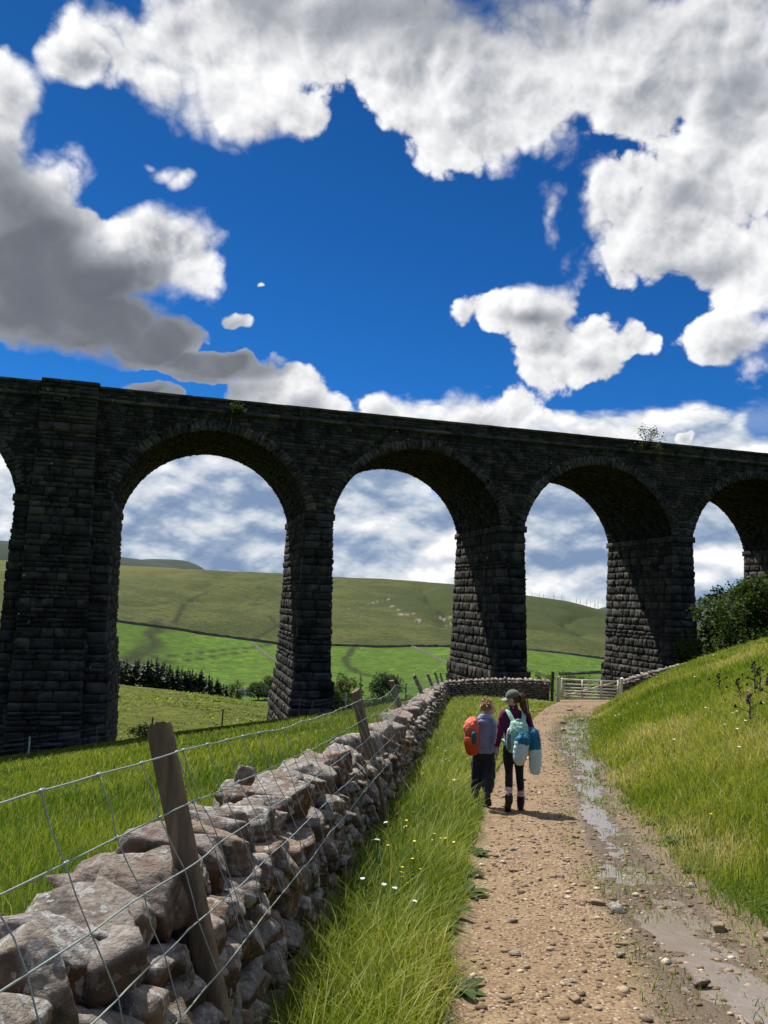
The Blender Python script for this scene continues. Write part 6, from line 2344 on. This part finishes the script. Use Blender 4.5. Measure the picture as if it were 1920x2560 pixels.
# hair: swept back under the cap into a long ponytail
mb = MB()
blob(mb, S_((0, -.030, -.004)), np.array((.080, .082, .072)), R_, 3)
PT = np.array([S_((0, -.105, .045)), S_((0.0, -.150, .020)), np.array((.130, -.075, 1.43)), np.array((.142, -.095, 1.36)), np.array((.172, -.10, 1.30))])
for q in range(34):
    o = pr_.normal(0, 1, 3) * np.array((.017, .017, .012))
    f = np.array([.35, 1.0, 1.15, .9, .5])[:, None]
    P = PT + o * f + pr_.normal(0, .004, PT.shape)
    loft(mb, P[: 5 if q % 3 else 4], [.007, .009, .009, .007, .002][: 5 if q % 3 else 4], 6, (0, 1, .3), 4)
mb.build('hair', M_HAIRB, girl, True)

# ---- the boy
BX, BY = xy(1.355, 11.2)
boy = person('fair curly-haired boy in blue-grey hoodie walking beside the girl, head turned to her, tongue out', BX, BY)
BC = (.066, .03, 1.352); BYAW = radians(-78)
mb = MB()
R_, S_ = head_pieces(mb, BC, BYAW, radians(9), .95)
loft(mb, [(.05, .02, 1.31), (.025, -.01, 1.25), (0, 0, 1.17)], [.043, .045, .06], 14)
loft(mb, [(0, 0, .76), (0, 0, .90), (0, -.01, 1.04), (0, -.01, 1.14)], [(.115, .085), (.105, .078), (.125, .085), (.115, .06)], 18)
for hip, knee, ank in (((.065, .0, .74), (.062, -.02, .42), (.030, -.22, .19)), ((-.065, 0, .74), (-.075, .06, .42), (-.105, .02, .10))):
    loft(mb, [hip, knee, ank], [.07, .044, .032], 12)
BRA = [(.135, -.02, 1.135), (.155, -.10, .93), (.165, -.17, .745)]
BLA = [(-.125, .02, 1.13), (-.16, .06, .92), (-.13, .14, .76)]
loft(mb, BRA, [.041, .032, .024], 12); loft(mb, BLA, [.041, .032, .024], 12)
hand_pieces(mb, BRA[2], (.02, -.02, -1), (-.2, -1, .1), .45, .85)
hand_pieces(mb, BLA[2], (.05, .1, -1), (.1, 1, 0), .4, .85)
melt(mb, 'body', M_SKIN, boy, .0065, 3)
for s in (-1, 1):
    e = MB(); blob(e, S_((s * .030, .074, .004)), (.010, .010, .010), None, 2); e.build('eye', M_EYE, boy, True)
mb = MB()
loft(mb, [S_((0, .070, -.060)), S_((0, .098, -.066)), S_((0, .108, -.082))], [(.013, .006), (.015, .006), (.010, .005)], 10, (0, 0, 1)); mb.build('tongue', M_LIP, boy, True)
mb = MB()                                            # hoodie
loft(mb, [(0, 0, .745), (0, 0, .83), (0, -.004, .95), (0, -.008, 1.06), (0, -.012, 1.145), (.008, -.012, 1.205)], [(.150, .118), (.152, .116), (.142, .104), (.148, .104), (.130, .080), (.072, .066)], 20)
for A in (BRA, BLA):
    A = np.array(A)
    loft(mb, [A[0] * [.7, 1, 1], A[0], A[0] * .5 + A[1] * .5, A[1], A[1] * .4 + A[2] * .6, A[2]], [.062, .060, .053, .049, .045, .036], 16)
# hood lying in folds round the neck
for (a, rr, zz) in ((.092, .030, 1.205), (.080, .026, 1.235)):
    th = np.linspace(0, 2 * pi, 15)[:-1]
    ringp = np.array([(.012 + a * cos(t), -.018 + a * .92 * sin(t), zz + .022 * sin(t) * -1) for t in np.append(th, th[0])])
    loft(mb, ringp, [rr] * len(ringp), 10, (0, 0, 1), 2)
blob(mb, (-.01, -.105, 1.165), (.085, .035, .055))
melt(mb, 'hoodie', M_HOOD, boy, .0075, 3, .012, (12, 12, 8), 6)
mb = MB()                                            # loose trousers, gathered at the ankles
loft(mb, [(0, 0, .80), (0, 0, .72), (0, 0, .68)], [(.128, .10), (.138, .112), (.12, .10)], 20)
loft(mb, [(.068, 0, .72), (.074, -.005, .58), (.070, -.03, .42), (.052, -.13, .29), (.032, -.205, .215)], [.098, .100, .096, .088, .060], 16)
loft(mb, [(-.068, 0, .72), (-.078, .025, .58), (-.082, .055, .42), (-.098, .04, .26), (-.105, .02, .15)], [.096, .096, .090, .082, .056], 16)
melt(mb, 'trousers', M_TROU, boy, .0075, 3, .016, (13, 13, 7), 8)
sl, bt = MB(), MB()
boot_pieces(bt, sl, (.032, -.235, .150), (.085, -.085, .0), (.030, -.285, .125), .047, np.array((.032, -.21, .215)))
melt(bt, 'boot', M_BOOTG, boy, .006, 2); sl.build('sole', M_SOLE, boy)
sl, bt = MB(), MB()
boot_pieces(bt, sl, (-.105, .015, .095), (-.09, .18, .0), (-.108, -.055, .0), .047, np.array((-.105, .012, .16)))
melt(bt, 'boot', M_BOOTG, boy, .006, 2); sl.build('sole', M_SOLE, boy)
mb = MB()                                            # curls
blob(mb, S_((0, -.024, .034)), np.array((.082, .086, .080)), R_, 3)
for q in range(190):
    d = pr_.normal(0, 1, 3); d /= np.linalg.norm(d)
    if d[1] > .45 and d[2] < .55: continue
    if d[2] < -.55: continue
    top = .6 + .55 * max(d[2], 0) + .3 * max(-d[1], 0)
    p = S_(np.array((0, -.024, .034)) + d * np.array((.078, .082, .080)))
    ln = .045 * top * pr_.uniform(.6, 1.3); ph = pr_.uniform(0, 6.3)
    dw = d @ R_.T
    t1 = np.cross(dw, (0, 0, 1.0)); t1 /= np.linalg.norm(t1) + 1e-6; t2 = np.cross(dw, t1)
    P = [p + dw * ln * t + (t1 * cos(ph + 5 * t) + t2 * sin(ph + 5 * t)) * .014 * t - np.array([0, 0, .012 * t * t]) for t in (0, .35, .7, 1.0)]
    loft(mb, P, [.011, .010, .009, .004], 6, (.1, .9, .3), 2)
mb.build('hair', M_HAIRF, boy, True)


# ---- what they carry
def strap(mb, pts, w, th=.006):
    loft(mb, pts, [(w / 2, th)] * len(pts), 10, (0, -1, .2), 4)


bp = empty('backpack', (BX - .065, BY, gz(BX, BY)), 0)
tag(bp, 'orange backpack with lilac straps and a bottle pocket on the back of the boy', 'backpack', 'backpacks on the walkers')
bp.rotation_euler = (0, 0, radians(-27))
mb = MB()
loft(mb, [(-.055, -.185, .75), (-.055, -.20, .84), (-.055, -.205, .98), (-.055, -.195, 1.10), (-.055, -.165, 1.185)], [(.098, .060), (.118, .078), (.118, .080), (.108, .074), (.075, .05)], 20)
melt(mb, 'pack_body', M_ORANGE, bp, .008, 3, .012, (13, 13, 8), 14)
mb = MB()
loft(mb, [(-.055, -.228, 1.045), (-.055, -.218, 1.12), (-.055, -.165, 1.205)], [(.126, .088), (.122, .086), (.086, .052)], 20)
melt(mb, 'lid', M_ORANGE2, bp, .008, 3, .015, (13, 13, 11), 15)
mb = MB(); loft(mb, [(-.045, -.29, .79), (-.045, -.325, .88), (-.045, -.318, .965)], [(.078, .020), (.094, .026), (.090, .016)], 16)
melt(mb, 'front_pocket', M_ORANGE, bp, .007, 2, .004, (14, 14, 8), 16)
mb = MB(); strap(mb, [(-.125, -.285, 1.05), (-.125, -.300, .93), (-.120, -.262, .78)], .022); strap(mb, [(.005, -.296, 1.04), (.004, -.310, .95), (.0, -.27, .79)], .016)
mb.build('buckle_strap', M_LILAC, bp, True)
for s in (-1, 1):
    mb = MB(); strap(mb, [(s * .075 - .02, -.115, 1.17), (s * .085 - .01, -.03, 1.215), (s * .095, .07, 1.16), (s * .10, .115, 1.02), (s * .145, .03, .87), (s * .125 - .03, -.10, .81)], .042, .008)
    mb.build('shoulder_strap', M_BLACK if s < 0 else M_ORANGE, bp, True)
btl = MB(); loft(btl, [(.025, -.315, .90), (.025, -.325, 1.00), (.025, -.322, 1.035)], [.038, .040, .034], 14)
o = btl.build('bottle', M_BOTTLE, None, True); o.location = bp.location; o.rotation_euler = bp.rotation_euler
tag(o, 'rounded teal drinking bottle tucked in the pocket of the orange backpack', 'bottle')

gp = empty('backpack', (WX, WY, gz(WX, WY)), 0)
tag(gp, 'mint green flap-top backpack worn by the girl in the cap', 'backpack', 'backpacks on the walkers')
mb = MB()
loft(mb, [(.02, -.165, .84), (.02, -.185, .95), (.02, -.185, 1.08), (.025, -.165, 1.21)], [(.135, .060), (.145, .080), (.140, .080), (.110, .050)], 20)
melt(mb, 'pack_body', M_MINT, gp, .008, 3, .012, (12, 12, 8), 24)
mb = MB()
loft(mb, [(.035, -.255, 1.055), (.03, -.245, 1.13), (.028, -.205, 1.20), (.028, -.150, 1.235)], [(.138, .028), (.132, .034), (.122, .036), (.105, .028)], 20)
melt(mb, 'flap', M_MINT, gp, .007, 2, .014, (11, 11, 17), 25)
for s in (-1, 1):
    mb = MB(); strap(mb, [(s * .065 + .028, -.185, 1.215), (s * .10 + .01, -.115, 1.32), (s * .115, -.04, 1.375), (s * .118, .06, 1.33), (s * .125, .125, 1.18), (s * .15, .05, .98), (s * .13, -.10, .90)], .062, .009)
    mb.build('shoulder_strap', M_MINT, gp, True)
mb = MB(); strap(mb, [(-.022, -.175, 1.235), (.0, -.19, 1.262), (.055, -.19, 1.262), (.078, -.175, 1.235)], .018, .008); mb.build('grab_handle', M_PALE, gp, True)
mb = MB(); loft(mb, [(-.105, -.185, .87), (-.105, -.20, .98), (-.105, -.19, 1.07)], [(.034, .050), (.042, .056), (.040, .048)], 14)
melt(mb, 'side_pocket', M_MINTD, gp, .007, 2, .004)
btl = MB(); loft(btl, [(-.105, -.20, 1.0), (-.105, -.205, 1.10), (-.105, -.205, 1.13)], [.033, .033, .024], 14)
o = btl.build('bottle', M_BOTTLEW, None, True); o.location = gp.location
tag(o, 'clear white bottle in the side pocket of the mint backpack', 'bottle')

sack = empty('drawstring_bag', (WX - .035, WY, gz(WX, WY)))
tag(sack, 'bunched drawstring bag, teal above and white below, tied across the mint backpack', 'bag', 'two-tone bags carried by the girl')
mb = MB(); loft(mb, [(.085, -.315, .955), (.10, -.335, 1.02), (.115, -.325, 1.085)], [(.098, .075), (.098, .070), (.070, .035)], 18)
melt(mb, 'upper', M_TEAL, sack, .007, 2, .016, (26, 26, 3), 33)
mb = MB(); loft(mb, [(.065, -.30, .705), (.06, -.335, .80), (.072, -.335, .90), (.085, -.325, .965)], [(.070, .050), (.100, .078), (.104, .080), (.100, .074)], 18)
melt(mb, 'lower', M_PALE, sack, .007, 2, .014, (11, 11, 8), 34)

roll = empty('roll_bag', (WX - .03, WY, gz(WX, WY)))
tag(roll, 'long two-tone roll bag, teal upper and pale aqua lower, hanging beside the girl', 'bag', 'two-tone bags carried by the girl')
mb = MB(); loft(mb, [(.262, -.265, .87), (.258, -.255, 1.0), (.245, -.235, 1.10), (.225, -.215, 1.135)], [(.088, .085), (.090, .088), (.082, .078), (.050, .048)], 20)
melt(mb, 'upper', M_TEAL, roll, .007, 2, .012, (16, 16, 5), 43)
mb = MB(); loft(mb, [(.278, -.27, .60), (.275, -.27, .72), (.264, -.265, .875)], [(.078, .075), (.084, .082), (.0895, .086)], 20)
melt(mb, 'lower', M_PALE, roll, .007, 2, .010, (12, 12, 7), 44)
mb = MB(); strap(mb, [(.335, -.24, 1.06), (.358, -.245, .9), (.362, -.25, .66)], .016); mb.build('carry_strap', M_PALE, roll, True)

for o in (bp, gp, sack, roll):
    o.scale = (.957, .957, .957)
bp.scale = (.86, .86, .957)
for o in bpy.data.objects:
    if o.name.startswith('bottle') and o.parent is None:
        o.scale = (.957, .957, .957) if abs(o.location.x - gp.location.x) < 1e-4 else (.86, .86, .957)
